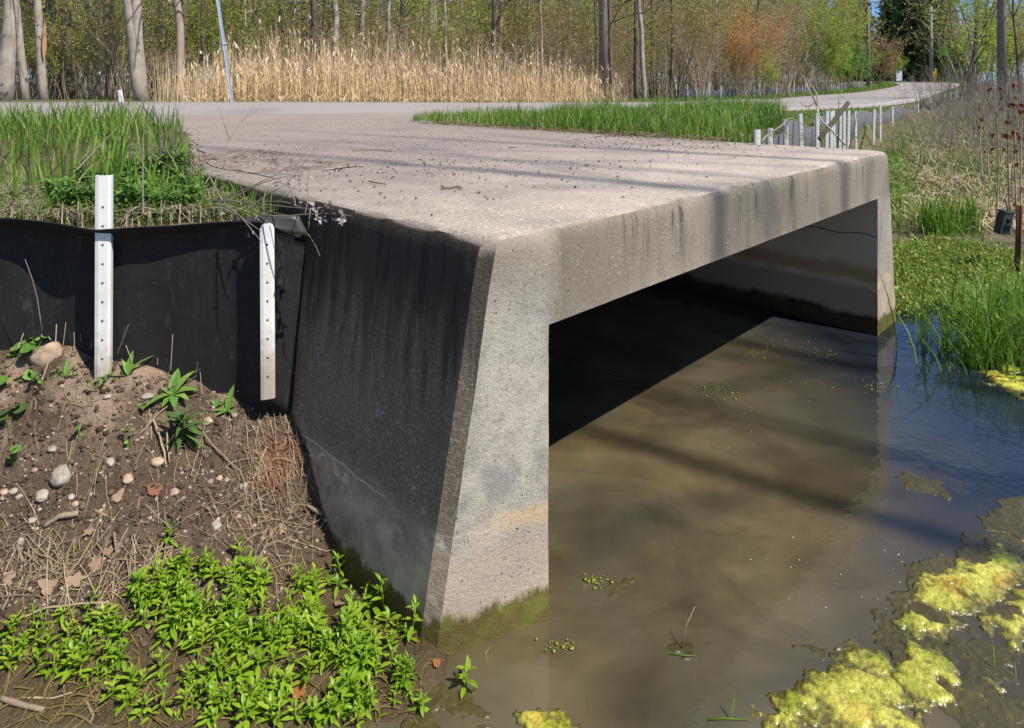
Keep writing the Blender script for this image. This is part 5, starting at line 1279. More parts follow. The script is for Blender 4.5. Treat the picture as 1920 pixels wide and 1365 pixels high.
q = np.column_stack([rng.uniform(1.2, 5.2, 700), np.zeros(700)]); e = B2 + q[:, :1] * V2 + rng.uniform(3.45, 3.85, (700, 1)) * U2
th3 = np.column_stack([e, np.full(700, 1.288)])
ribbons('edge_litter', th3, .04, .25, .006, stem_mat("brown_litter", [(.12, .085, .055), (.24, .17, .11), (.32, .25, .17)]), 'brown leaf litter and twigs along the right edge of the deck', 'litter', .02, .3, None, 1.286)
e = B2 + rng.uniform(1.9, 3.3, (260, 1)) * V2 + rng.uniform(-.22, .5, (260, 1)) ** 1 * U2
ribbons('edge_litter', np.column_stack([e, np.full(260, 1.288)]), .04, .2, .006, bpy.data.materials['brown_litter'], 'brown leaf litter drifted on the left edge of the deck', 'litter', .008, .15, None, 1.286)
vb = ring_pts([(2.2, 5.9), (3.7, 8.4), (6.9, 12.9), (11.0, 18.1), (10.4, 18.2), (5.4, 14.0), (4.4, 12.6), (3.6, 9.0)], 3200)
tag(blades('verge_grass', vb, rng.uniform(.04, .13, 3200), rng.uniform(.008, .014, 3200), rng.uniform(.2, .9, 3200), M_GRASS, 3), 'short grass between the road edge and the broken barrier', 'grass', kind='stuff')
wb = ring_pts([(2.1, 5.2), (4.1, 8.5), (7.3, 12.9), (11.6, 18.0), (14, 18.0), (9.5, 12.5), (5.6, 7.6), (3.4, 5.2)], 1300)
tag(blades('bank_grass', wb, rng.uniform(.12, .40, 1300), rng.uniform(.008, .016, 1300), rng.uniform(.1, 1.0, 1300), M_GRASS, 4), 'green grass at the foot of the broken barrier', 'grass', kind='stuff')
# road side grass on the far verges
vf = []
for side, o0, o1, n in ((1, RW + .3, RW + 2.2, 2600), (1, -2.6, -.35, 1500)):
    ok = [i for i in range(len(RD)) if 13 < RD[i, 1] < 100 and RD[i, 0] > 8]
    for _ in range(n):
        i = random.choice(ok); j = i + 1; t_ = random.random(); b = RD[i, :2] * (1 - t_) + RD[j, :2] * t_; vf.append(b + RN[i] * random.uniform(o0, o1))
vf = np.array(vf); vf = np.column_stack([vf, hz(vf[:, 0], vf[:, 1])]); sc_ = np.clip(vf[:, 1] / 22, .8, 3)
tag(blades('verge_grass', vf, rng.uniform(.08, .2, len(vf)) * sc_, .02 * sc_, .4, M_GRASS, 3), 'mown green verge along the far road', 'grass', kind='stuff')

# ------------------------------------------------------------------ far barriers
M_POSTF = NT('aged_post').fin((.56, .56, .54), .55)
M_SHEETF = NT("faded_sheet").fin((.055, .06, .068), .5, None, .5)
def line_fence(pts, step, hpost, hs, wd, lab, sheet_h=.35, lean=.0, panel_mat=None, skip=0):
    """low barrier following pts: dark sheet with a row of pale posts"""
    pts = np.array(pts); root = empty('barrier_fence', (*pts[0], gz(*pts[0]))); O_ = tuple(root.location); m = MB(); vs = []; fs = []
    seg_ = np.linalg.norm(np.diff(pts, axis=0), axis=1); cum = np.concatenate([[0], np.cumsum(seg_)])
    N_ = int(cum[-1] / .4) + 2
    for i in range(N_):
        s_ = cum[-1] * i / (N_ - 1); q = np.array([np.interp(s_, cum, pts[:, 0]), np.interp(s_, cum, pts[:, 1])]); z = gz(*q); jz = .05 * math.sin(i * 1.7)
        vs += [(q[0], q[1], z - .3), (q[0] + .02, q[1], z + sheet_h * .6 + jz), (q[0] + .04 * math.sin(i), q[1] - .05, z + sheet_h + jz)]
    for i in range(N_ - 1):
        for k in range(2): fs.append((3 * i + k, 3 * i + 3 + k, 3 * i + 4 + k, 3 * i + 1 + k))
    m.add(vs, fs); p_ = m.build('panel', panel_mat or M_SHEETF, root, origin=O_); md = p_.modifiers.new('thickness', 'SOLIDIFY'); md.thickness = .006
    s_ = .15; r = random.Random(len(pts))
    while s_ < cum[-1]:
        q = np.array([np.interp(s_, cum, pts[:, 0]), np.interp(s_, cum, pts[:, 1])]); z = gz(*q)
        channel_post('post', root, Vector((q[0] - .02, q[1] - .09, z - .15)), hpost * r.uniform(.8, 1.15) + .15, min(wd, .044), R(r.uniform(-5, 25)), False, O_, R(r.uniform(-6, 6)), M_POSTF)
        s_ += step * r.uniform(.75, 1.25)
    return tag(root, lab, 'fence')
fl_ = []
for i in range(len(RD)):
    if 24 < RD[i, 1] < 74 and RD[i, 0] > 12: fl_.append(RD[i, :2] + RN[i] * (RW + 2.4))
line_fence(fl_[::3], 1.5, .85, .3, .044, 'long low barrier with many white posts along the far left side of the road', .52)
line_fence(FENCE_R[3:6], 3.4, .42, .3, .044, 'dark sagging barrier with pale posts along the right side of the road', .26, panel_mat=NT('dark_sheet').fin((.02, .02, .022), .6))
# nearer run behind the deck: posts where the photograph shows them
root = empty('barrier_fence', (1.93, 5.25, 1.0)); O_ = tuple(root.location); m = MB(); vs = []; fs = []
cf = catmull(FENCE_R[:4], 12)
for i, q in enumerate(cf):
    tp = 1.24 + .07 * math.sin(i * .9) + np.interp(i, [0, 6, 12, 30], [-.10, .08, .05, 0]); off = .06 * math.sin(i * 2.1)
    vs += [(q[0] + off, q[1], .3), (q[0] + off * 1.3, q[1] + .02, .95), (q[0] + off, q[1] - .02, tp)]
for i in range(len(cf) - 1):
    for k in range(2): fs.append((3 * i + k, 3 * i + 3 + k, 3 * i + 4 + k, 3 * i + 1 + k))
m.add(vs, fs); p_ = m.build('panel', NT("grey_sheet").fin((.11, .108, .10), .5, None, .4), root, origin=O_); p_.modifiers.new('thickness', 'SOLIDIFY').thickness = .006
for px, top, Y, tl in [(1421, 243, 5.35, 0), (1441, 240, 5.8, 1), (1477, 224, 6.6, -1), (1507, 213, 7.6, -2), (1533, 212, 8.2, 0), (1549, 208, 8.7, 1), (1559, 209, 9.2, 0), (1567, 207, 9.6, -2), (1574, 210, 9.9, 1), (1583, 208, 10.3, 0), (1590, 207, 10.7, 1), (1606, 207, 11.6, -1), (1637, 205, 12.8, 2), (1651, 197, 13.6, 0), (1673, 200, 15.2, 1), (1693, 198, 16.6, -1)]:
    c = P(px, top, Y); channel_post('post', root, Vector((c.x, c.y, .35)), c.z - .35, .046, R(8), False, O_, R(tl), M_POSTF)
tag(root, 'broken barrier of grey sheet and many pale posts behind the right end of the deck', 'fence')

# ------------------------------------------------------------------ poles, signs
M_POLE = wood_mat("pole_wood", (.15, .125, .105), (.31, .27, .235), 18, .08); M_POLEP = wood_mat("pole_pale", (.30, .27, .24), (.46, .43, .39), 18, .08)
M_GALV = NT("galvanised").fin((.50, .53, .57), .4, None, .5, .6); M_GALV.node_tree.nodes['Principled BSDF'].inputs['Base Color'].default_value = (.52, .57, .64, 1)
def pole(px, Y, wpx, h, lab, mat, base_y=None, arm=False, lean=0):
    x = (px - CX) / FPX * Y; z = gz(x, Y); root = empty('utility_pole', (x, Y, z)); r = wpx / FPX * Y / 2; m = MB()
    m.tube([(0, 0, -.5), (lean * h * .5, 0, h * .5), (lean * h, 0, h)], [r * 1.06, r * .95, r * .75], 12); m.build('shaft', mat, root)
    m = MB(); m.box((lean * h, -r - .06, h - .7), (1.25, .06, .07)); m.box((lean * h - .5, -r - .02, h - 1.05), (.5, .02, .03), 0, Matrix.Rotation(.7, 3, 'Y')); m.box((lean * h + .5, -r - .02, h - 1.05), (.5, .02, .03), 0, Matrix.Rotation(-.7, 3, 'Y')); a = m.build('crossarm', mat, root, smooth=False)
    for dx in (-1.1, -.4, .4, 1.1):
        m = MB(); m.tube([(lean * h + dx, -r - .06, h - .63), (lean * h + dx, -r - .06, h - .55), (lean * h + dx, -r - .06, h - .45)], [.04, .06, .03], 8); m.build('insulator', M_STONE, a)
    tag(root, lab, 'pole'); return Vector((x + lean * h, Y, z + h - .45))
t1 = pole(1131, 23.8, 15, 9.8, 'wooden utility pole at the right end of the reeds', M_POLE)
t2 = pole(1628, 79, 6.6, 11, 'far dark utility pole left of the road among the shrubs', M_POLE)
t3 = pole(1746, 110, 6, 12.6, 'pale utility pole with a crossarm in front of the dark spruces', M_POLEP)
t4 = pole(1878, 27, 15, 9.5, 'grey utility pole at the right edge of the photo', M_POLE)
M_WIRE = NT("wire").fin((.03, .03, .03), .5)
def wire(a, b, sag, lab, r=.012):
    m = MB(); m.tube([a.lerp(b, i / 20) - Vector((0, 0, sag * 4 * (i / 20) * (1 - i / 20))) for i in range(21)], r, 4); o = m.build('overhead_wire', M_WIRE, origin=tuple(a)); tag(o, lab, 'wire')
wire(t1 + Vector((.4, 0, 0)), t2, 1.4, 'overhead wire from the wooden pole to the far dark pole', .012)
wire(t2 + Vector((-1.1, 0, 0)), t3 + Vector((-1.1, 0, 0)), .9, 'upper overhead wire between the far dark pole and the crossarm pole', .02)
wire(t2 + Vector((.4, 0, -2)), t3 + Vector((0, 0, -3)), 1.0, 'lower overhead cable between the far dark pole and the crossarm pole', .03)
wire(t4 + Vector((-.4, 0, 0)), t3 + Vector((1.1, 0, 0)), 1.8, 'overhead wire from the grey right-hand pole to the crossarm pole', .014)
# perforated sign post leaning beside the road
bx = P(436, 189, 15.6); root = empty('sign_post', bx); O_ = tuple(bx); tp = P(405, -30, 15.6); m = MB(); d = (tp - bx)
for s_, z0 in ((1.0, 0.0),):
    rad = .034; M = Vector((0, 0, 1)).rotation_difference(d.normalized()).to_matrix() @ Matrix.Rotation(R(25), 3, 'Z'); m.box(bx + d * .5 - Vector((0, 0, .1)), (rad, rad, d.length / 2 + .15), 0, M)
m.build('post', M_GALV, root, smooth=False, origin=O_)
m = MB()
for i in range(52):
    c = bx + d * (i + .5) / 52; q = M @ Vector((0, -rad - .001, 0)); ux = M @ Vector((1, 0, 0)); uz = d.normalized()
    m.add([tuple(c + q + (ux * math.cos(a) + uz * math.sin(a)) * .013) for a in [j / 8 * 6.283 for j in range(8)]], [tuple(range(8))])
m.build('punched_holes', M_HOLE, root, origin=O_)
m = MB(); c = bx + d * .49; m.box(c, (.052, .052, .02), 0, M); m.build('splice_bracket', M_GALV, root, smooth=False, origin=O_)
tag(root, 'leaning galvanised perforated sign post in front of the reeds', 'sign post')
# small white stake by the road
m = MB(); c = P(227, 187, 16.2); m.box(c + Vector((0, 0, .02)), (.045, .02, .22), 0, Matrix.Rotation(R(-8), 3, 'Y')); m.box(c + Vector((-.01, -.022, .14)), (.03, .004, .05), 0); o = m.build('marker_stake', M_POST, smooth=False, origin=tuple(c)); tag(o, 'short white stake by the road at the foot of the forked tree', 'stake')
# roadside board and yellow markers by the bend
c = P(1685, 150, 99); c.z = gz(c.x, c.y); root = empty('roadside_sign', c); m = MB(); m.tube([(-.32, 0, -.3), (-.32, 0, 2.2)], .05, 8); m.build('post', M_GALV, root); m = MB(); m.tube([(.32, 0, -.3), (.32, 0, 2.2)], .05, 8); m.build('post', M_GALV, root)
m = MB(); m.box((0, -.08, 1.35), (.45, .03, .95)); m.build('board', NT("board_white").fin((.62, .66, .74), .5), root, smooth=False)
m = MB(); m.box((0, -.113, 2.05), (.43, .004, .22)); m.build('header', NT("board_blue").fin((.05, .07, .16), .5), root, smooth=False); tag(root, 'white board sign with a dark blue top by the road bend', 'sign')
M_YPOST = NT("marker_yellow").fin((.75, .45, .02), .5)
for i, (px, lab) in enumerate([(1750, 'yellow marker post beside the pale crossarm pole, the left of two'), (1754, 'yellow marker post beside the pale crossarm pole, the right taller one')]):
    c = P(px, 152, 104); c.z = gz(c.x, c.y); m = MB(); hh = 1.6 + .5 * i; m.tube([(0, 0, -.2), (0, 0, hh), (0, 0, hh + .08)], [.11, .11, .06], 8); m.tube([(0, 0, hh * .55), (0, 0, hh * .6)], .125, 8); o = m.build('marker_post', M_YPOST); o.location = c; tag(o, lab, 'post')

# ------------------------------------------------------------------ dead branch and post stub behind the deck
m = MB(); a = P(1545, 250, 6.6); b = P(1592, 191, 6.9); dd = (b - a); Mx = Vector((0, 0, 1)).rotation_difference(dd.normalized()).to_matrix(); m.box(a + dd * .4, (.022, .014, dd.length * .58), 0, Mx @ Matrix.Rotation(.5, 3, 'Z'))
o = m.build('wooden_stake', wood_mat("old_stake", (.05, .04, .03), (.17, .13, .095), 40, .2), smooth=False, origin=tuple(a)); bv = o.modifiers.new('edge', 'BEVEL'); bv.width = .004; tag(o, 'dark slanting wooden stake behind the broken barrier', 'stake')
m = MB()
for pts in [[(1585, 272, 6.0), (1560, 245, 6.1), (1538, 222, 6.2), (1528, 190, 6.4), (1515, 165, 6.5), (1506, 140, 6.6)], [(1534, 210, 6.3), (1532, 180, 6.4), (1522, 160, 6.5), (1512, 148, 6.6)], [(1528, 190, 6.4), (1515, 200, 6.4), (1500, 192, 6.5)]]:
    c, r = px_curve(pts, .011, .003, 6); m.tube(c, r, 6)
o = m.build('dead_branch', M_TWIGP, origin=tuple(P(1585, 272, 6.0))); tag(o, 'pale crooked dead branch rising behind the right end of the deck', 'branch')
m = MB(); c, r = px_curve([(1428, 266, 5.2), (1440, 252, 5.25), (1465, 236, 5.3), (1482, 222, 5.5), (1515, 240, 5.5)], .010, .003); m.tube(c, r, 5)
for k in range(26):
    x = random.uniform(1432, 1520); y = 250 - abs(x - 1475) * -.25 - random.uniform(0, 18); c, r = px_curve([(x, y + 15, 5.4), (x + random.uniform(-20, 20), y, 5.4), (x + random.uniform(-40, 40), y + random.uniform(-2, 25), 5.4)], .003, .001); m.tube(c, r, 4, cap=False)
o = m.build('dead_branch', M_DRYGREY, origin=tuple(P(1428, 266, 5.2))); tag(o, 'heap of thin dry twigs caught on the broken barrier posts', 'branch')
def budding(pxs_, Y, lab, leafm, seed, n_leaf=16, ls=.05, top=190):
    root = empty('sapling', P(pxs_[0], 285, Y)); O_ = tuple(root.location); r = random.Random(seed); m = MB(); lv = MB()
    for px in pxs_:
        tx = px + r.uniform(-10, 26); ty = top + r.uniform(0, 60); c, rr = px_curve([(px, 300, Y), ((px + tx) / 2 + 3, (300 + ty) / 2, Y), (tx, ty, Y + .1)], .008, .002); m.tube(c, rr, 5, cap=False)
        for k in range(n_leaf // len(pxs_)):
            q = c[r.randint(3, len(c) - 1)]; a = r.uniform(0, 6.28); lv.leaf(q, (math.cos(a), math.sin(a), r.uniform(-.5, .6)), (0, 0, 1), ls * r.uniform(.7, 1.2), ls * .5, .4, .2, 0, 4, [.4, 1, .9, .5])
    m.build('stem', M_BARKD, root, origin=O_); lv.build('foliage', leafm, root, origin=O_); return tag(root, lab, 'sapling')
budding([1568, 1585, 1606], 5.6, 'thin sapling with small new leaves behind the far deck corner', M_LGRN, 41, 26, .06, 165)
# old twig fan rising in front of the berm
m = MB()
for k in range(9): x0 = 1230 + random.uniform(-60, 190); c, r = px_curve([(x0, 262, 6.2), (x0 + random.uniform(10, 50), 225, 6.2), (x0 + random.uniform(30, 110), random.uniform(165, 215), 6.3)], .005, .0015); m.tube(c, r, 4, cap=False)
o = m.build('dry_weed', M_DRYGREY, origin=tuple(P(1230, 262, 6.2))); tag(o, 'sparse dry weed stems standing in the berm grass right of the deck', 'dry weed')

# ------------------------------------------------------------------ right bank
def bank_pts(poly, n):
    pp_ = poly_px(poly, n); return hit(pp_[:, 0], pp_[:, 1], -.02)
M_COVER = leaf_mat("cover_leaf", [(.14, .24, .035), (.24, .36, .05), (.40, .48, .09), (.50, .50, .16)], .35, .5, .3, 0)
q = bank_pts([(1672, 470), (1760, 455), (1920, 480), (1960, 640), (1800, 600), (1760, 575), (1690, 600)], 1500)
C_ = np.repeat(q, 15, 0) + rng.normal(0, .04, (22500, 3)) * [1.2, 1.2, .6]; C_[:, 2] = np.maximum(C_[:, 2], .0) + .015 + .05 * rng.random(22500)
tag(leafquads('ground_cover', C_, .030, M_COVER, None, .6), 'low yellow-green leafy cover on the mud of the right bank', 'ground cover', kind='stuff')
q = bank_pts([(1672, 270), (1800, 230), (1960, 260), (1960, 455), (1680, 420)], 1500)
ribbons('dead_thatch', q, .2, .9, .007, stem_mat("bank_straw", [(.30, .22, .13), (.50, .40, .25), (.64, .54, .36)]), 'pale dead straw matted on the right bank', 'thatch', .12, .22)
q = bank_pts([(1660, 225), (1960, 225), (1960, 460), (1672, 460)], 4200); pn = vnoise(q[:, 0] * .9, q[:, 1] * .9, 91) + .5; q = q[rng.random(len(q)) < np.clip(2.4 * (pn - .35), .04, 1)]
tag(blades('bank_grass', q, rng.uniform(.1, .35, len(q)), rng.uniform(.010, .018, len(q)), rng.uniform(.1, .9, len(q)), M_GRASS, 4), 'green grass growing through the straw on the right bank', 'grass', kind='stuff')
q = bank_pts([(1655, 300), (1700, 285), (1720, 350), (1680, 420)], 500); tag(blades('bank_grass', q, rng.uniform(.15, .35, len(q)), .014, .4, M_GRASS, 4), 'bright grass tuft beside the far deck corner', 'grass', kind='stuff')
q = bank_pts([(1720, 425), (1830, 420), (1840, 445), (1730, 448)], 260); tag(blades('bank_grass', q, rng.uniform(.25, .5, len(q)), .018, .3, M_GRASS, 4), 'upright green blades in front of the straw on the right bank', 'grass', kind='stuff')
# grey tangles of dead stems higher on the bank
tg = [thicket(800 + k, 1.5, 1, 26, 60, .03, M_DRYGREY, M_LBRN, 'dry_brush', 1, (5, 8), .006, .8, .9) for k in range(3)]
for i in range(26):
    px = random.uniform(1680, 2010); Y = random.uniform(9, 24); x = (px - CX) / FPX * Y
    if right_of_fence(np.array([x]), np.array([Y]))[0] < .5: continue
    o = tg[i % 3] if ('tg', i % 3) not in used else copy_tree(tg[i % 3]); used.add(('tg', i % 3)); place(o, px, Y, 'grey tangle of dry brush on the right bank below the road', 'brush', 'dry brush tangles on the right bank', 0, random.uniform(0, 6.28), random.uniform(.7, 1.1))
for k in range(3):
    if ('tg', k) not in used: tg[k].location = (30, 24, 1)
# saplings and shrubs at the right edge beyond the bank
def rtree(seed, px, Y, h, stems, n_leaf, ls, lfm, lab, fan=.2, rad=.05, depth=3, br=(2, 4), bark=None):
    o = thicket(seed, h, 1, stems, n_leaf, ls, bark or M_BARKD, lfm, 'tree', depth, br, rad, .5, fan); return place(o, px, Y, lab, 'tree')
rtree(820, 1818, 31, 6.5, 5, 1500, .12, M_LYEL, 'multi-stemmed young tree with fresh yellow-green leaves right of the road', .3)
rtree(821, 1790, 30, 6.0, 2, 250, .10, M_LGRN, 'nearly bare slim tree left of the leafy young one', .12, .045)
rtree(822, 1858, 42, 4.2, 10, 2600, .13, M_LYEL, 'low yellow-green tree behind the grey right-hand pole', .4, .03)
rtree(823, 1905, 46, 4.4, 9, 2200, .13, M_LOLIVE, 'olive young tree right of the grey right-hand pole', .35, .03)
rtree(824, 1930, 27, 8, 2, 30, .06, M_LBRN, 'bare dark tree reaching in from the right edge', .35, .06, 3, (4, 6))
rtree(825, 1840, 60, 5.5, 8, 2200, .16, M_LYEL, 'far pale green tree showing under the sky at the right', .3, .03)
rtree(826, 1885, 75, 7, 8, 2400, .18, M_LOLIVE, 'far olive tree behind the right-hand pole', .3, .03)
rtree(827, 1800, 120, 6, 9, 2600, .24, M_LGRN, 'far green tree right of the spruces at the road end', .4, .04)
rtree(828, 1760, 118, 4, 9, 2200, .22, M_LGRN, 'low green tree below the spruces right of the pale pole', .4, .04)
rtree(829, 1960, 60, 7, 8, 2000, .16, M_LYEL, 'far yellow-green tree at the right edge', .3, .03)
# red-leaved maple shoots
def red_shrub(pxs_, Y, lab, seed, y0, y1, nl):
    root = empty('red_leaved_shrub', (*P(pxs_[0], y0, Y)[:2], gz(*P(pxs_[0], y0, Y)[:2]))); O_ = tuple(root.location); r = random.Random(seed); m = MB(); lv = MB()
    for px in pxs_:
        tx = px + r.uniform(-12, 12); ty = y1 + r.uniform(0, 70); c, rr = px_curve([(px + r.uniform(-8, 8), y0, Y), (px, (y0 + ty) / 2, Y), (tx, ty, Y)], .010, .003); m.tube(c, rr, 5, cap=False)
        for k in range(nl):
            q = c[r.randint(3, len(c) - 1)]; b = r.uniform(0, 3.14)
            for s_ in (0, 3.14):
                d = Vector((math.cos(b + s_), math.sin(b + s_) * .6, .2)); p = q + d * .05; m.tube([q, p], .0015, 3, cap=False)
                for j in (-.5, 0, .5): dd = Vector((d.x + j * d.y, d.y - j * d.x, -1.0)); lv.leaf(p, dd, d + Vector((0, 0, .6)), .058 * r.uniform(.7, 1.2), .026, .3, .2, 0, 4, [.4, 1, .8, .4])
    m.build('stem', M_TWIG, root, origin=O_); lv.build('foliage', M_RED, root, origin=O_); return tag(root, lab, 'shrub')
M_RED = leaf_mat("red_leaf", [(.16, .035, .02), (.28, .07, .03), (.34, .13, .05)], .4, .5)
red_shrub([1872, 1890, 1903, 1914], 6.6, 'shrub of thin stems with drooping rust-red young leaves at the right edge', 51, 440, 130, 7)
red_shrub([1838, 1850], 8.5, 'small red-leaved shoot left of the rust-red shrub', 52, 330, 170, 4)
# trail camera strapped to a rusty post
c = P(1905, 512, 6.05); root = empty('rusty_post', (c.x, c.y, .04)); m = MB(); tpx = P(1912, 385, 6.05); m.tube([(0, 0, -.3), (tpx.x - c.x, 0, tpx.z - .04)], .024, 8); m.box(((tpx.x - c.x) * .5, -.026, (tpx.z - .04) * .5), (.006, .012, (tpx.z - .04) * .5), 0, Matrix.Rotation(.05, 3, 'Y')); m.build('shaft', wood_mat("rust", (.10, .045, .025), (.20, .10, .06), 40, .5), root); tag(root, 'leaning rusty steel post on the muddy right bank', 'post')
cc = P(1882, 418, 5.95); root = empty('trail_camera', cc); root.rotation_euler = (R(8), R(6), R(14)); m = MB(); m.box((0, 0, 0), (.062, .035, .10)); b_ = m.build('case', NT("camera_green").fin((.035, .05, .042), .55), root, smooth=False); bv = b_.modifiers.new('edge', 'BEVEL'); bv.width = .012; bv.segments = 3
m = MB(); m.tube([(0, -.03, .035), (0, -.045, .035)], .022, 14); m.build('lens', NT("lens").fin((.01, .01, .012), .15), root); m = MB(); m.box((0, -.037, -.04), (.032, .005, .028)); m.build('sensor_window', bpy.data.materials['lens'], root, smooth=False)
m = MB(); m.box((.0, .0, .108), (.055, .04, .008)); m.build('lid', bpy.data.materials['camera_green'], root, smooth=False)
m = MB(); m.tube([(.05, 0, -.02), (.10, .05, 0), (.14, .08, .0)], .006, 6); m.build('strap', M_WIRE, root); m = MB(); m.tube([(.02, 0, .10), (-.02, 0, .18), (-.05, 0, .22)], .006, 6); m.build('antenna', M_WIRE, root)
tag(root, 'dark green box camera fixed to the rusty post on the right bank', 'camera')
# tall grass standing in the water
def clump(px, py, n, h, spread, lab, wd=.013, ln=(.1, .8)):
    c = G(px, py); q = np.column_stack([c.x + rng.normal(0, spread, n), c.y + rng.normal(0, spread * .7, n), np.full(n, -.04)])
    return tag(blades('grass_clump', q, rng.uniform(.5, 1, n) * h, rng.uniform(.7, 1.3, n) * wd, rng.uniform(*ln, n), M_GRASS, 5, None, .7), lab, 'grass clump')
clump(1895, 665, 420, .68, .26, 'large clump of tall green grass standing in the water at the right')
clump(1815, 680, 70, .45, .10, 'thin outer tuft of tall grass leaning over the blue water', .010, (.3, 1.1))
clump(1925, 610, 260, .6, .2, 'second stand of tall green grass behind the large clump at the right edge')

# ------------------------------------------------------------------ algae on the water
t = NT("algae"); p = t.pos(); n1 = t.noise(p, 7, 5, .65, .5); n2 = t.noise(p, 45, 4, .7)
c = t.mix(t.ramp(n1, [(.40, 0), (.62, 1)]), (.31, .35, .03), (.58, .53, .09)); c = t.mix(t.ramp(t.noise(p, 4.2, 4, .6), [(.57, 0), (.70, .75)]), c, (.45, .24, .03)); c = t.mix(t.ramp(n2, [(.30, .8), (.48, 0)]), c, (.14, .13, .02)); c = t.mix(t.ramp(n2, [(.62, 0), (.74, .6)]), c, (.68, .64, .28)); c = t.mix(t.smooth(t.math('ADD', t.sep(p)[2], t.math('MULTIPLY', t.math('SUBTRACT', n2, .5), .008)), .0115, .003), c, t.mix(n1, (.075, .075, .018), (.16, .14, .035)))
M_ALG = t.fin(c, .28, t.bump(t.math('ADD', n2, t.math('MULTIPLY', t.vor(p, 90, 'F1'), -1.0)), .4, .008), .6)
t = NT("brown_algae"); p = t.pos(); c = t.mix(t.noise(p, 12, 5, .7), (.034, .030, .010), (.105, .088, .028)); c = t.mix(t.ramp(t.noise(p, 30, 4, .7), [(.58, 0), (.72, .5)]), c, (.19, .16, .05)); M_ALGB = t.fin(c, .35, t.bump(t.noise(p, 60, 4), .6, .008), .5)
def algae(poly, lab, mat=None, hgt=.014, rough=.16, seed=0, name='algae_mat', sink=.004, cell=.0065):
    pw = np.array([G(a, b)[:2] for a, b in poly]); lo = pw.min(0) - .05; hi = pw.max(0) + .05
    ax = np.arange(lo[0], hi[0], cell); ay = np.arange(lo[1], hi[1], cell); X, Y = np.meshgrid(ax, ay)
    wx = X + rough * .5 * fbm(X * 9, Y * 9, seed, 4); wy = Y + rough * .5 * fbm(X * 9, Y * 9, seed + 9, 4)
    ins = in_poly(wx.ravel(), wy.ravel(), [tuple(q) for q in pw]).reshape(X.shape)
    d = np.full(X.shape, 9.0)
    for i in range(len(pw)):
        a = pw[i]; b = pw[(i + 1) % len(pw)]; e = b - a; t_ = np.clip(((wx - a[0]) * e[0] + (wy - a[1]) * e[1]) / (e @ e), 0, 1); d = np.minimum(d, np.hypot(wx - a[0] - e[0] * t_, wy - a[1] - e[1] * t_))
    d = np.where(ins, d, -d) + (.035 if mat is None else .018) + .02 * fbm(X * 40, Y * 40, seed + 30, 3)
    if mat is not None: hgt *= .6; sink = min(sink, .002)
    hole = fbm(X * 11, Y * 11, seed + 20, 3) + .06
    z = hgt * (1 - np.exp(-np.maximum(d, 0) / .05)) + (.008 if mat is None else .005) * np.abs(fbm(X * 30, Y * 30, seed + 3, 3)) + (.005 if mat is None else .003) * fbm(X * 90, Y * 90, seed + 5, 2) + .045 * np.minimum(hole, 0) - sink * .3
    z = np.where(d > 0, z, -.02)
    on = (d > -.01); id_ = -np.ones(X.shape, int); id_[on] = np.arange(on.sum()); q = np.stack([id_[:-1, :-1], id_[:-1, 1:], id_[1:, 1:], id_[1:, :-1]], -1).reshape(-1, 4); q = q[(q >= 0).all(1)]
    o = np_mesh(name, np.column_stack([X[on], Y[on], z[on]]), [q], mat or M_ALG); return tag(o, lab, 'algae')
algae([(1712, 1150), (1740, 1095), (1820, 1050), (1880, 1038), (1912, 1050), (1905, 1090), (1860, 1110), (1840, 1150), (1790, 1160), (1760, 1185), (1715, 1185)], 'biggest bright yellow-green algae mat by the right edge', seed=1)
algae([(1858, 1170), (1890, 1145), (1945, 1120), (1960, 1210), (1925, 1235), (1880, 1225), (1862, 1200)], 'yellow-green algae mat cut by the right edge', seed=2)
algae([(1695, 1245), (1720, 1215), (1770, 1230), (1800, 1265), (1810, 1300), (1850, 1290), (1848, 1335), (1800, 1345), (1760, 1320), (1715, 1310), (1690, 1290)], 'orange-stained algae mat near the lower right corner', seed=3)
algae([(1465, 1325), (1540, 1305), (1600, 1265), (1655, 1270), (1670, 1300), (1640, 1330), (1700, 1345), (1725, 1375), (1600, 1380), (1560, 1340), (1475, 1345)], 'long yellow algae mat at the bottom of the water', seed=4)
algae([(1405, 1358), (1440, 1352), (1480, 1362), (1490, 1385), (1400, 1385)], 'small yellow-green algae cushion on the bottom edge', seed=5)
algae([(990, 1350), (1010, 1340), (1050, 1342), (1072, 1360), (1060, 1380), (985, 1380)], 'yellow algae clump at the bottom centre near the culvert', seed=6, hgt=.02)
algae([(1578, 1225), (1600, 1215), (1640, 1228), (1680, 1270), (1660, 1280), (1610, 1245)], 'narrow olive algae strip above the long yellow mat', None, .015, .12, 7)
algae([(1840, 690), (1900, 685), (1950, 700), (1950, 760), (1890, 730), (1850, 715)], 'pale yellow algae scum under the tall grass clump', None, .012, .12, 8)
algae([(1720, 1185), (1800, 1165), (1870, 1185), (1860, 1250), (1900, 1260), (1870, 1310), (1810, 1250), (1760, 1215)], 'dark submerged algae between the bright mats', M_ALGB, .004, .15, 9, sink=.012)
algae([(1840, 970), (1930, 930), (1960, 1040), (1890, 1040), (1850, 1030)], 'brown floating weed mat above the biggest bright mat', M_ALGB, .012, .15, 10)
algae([(1690, 900), (1720, 893), (1765, 905), (1775, 935), (1750, 925), (1700, 912)], 'brown drifting weed clump alone on the blue reflection', M_ALGB, .006, .12, 11)
algae([(1690, 1060), (1760, 1035), (1800, 1040), (1740, 1090), (1710, 1110)], 'olive half-sunk weed beside the biggest bright mat', M_ALGB, .004, .15, 12, sink=.008)
algae([(1475, 1225), (1520, 1215), (1550, 1225), (1530, 1242), (1485, 1240)], 'small brown weed scrap left of the olive strip', M_ALGB, .006, .12, 13)
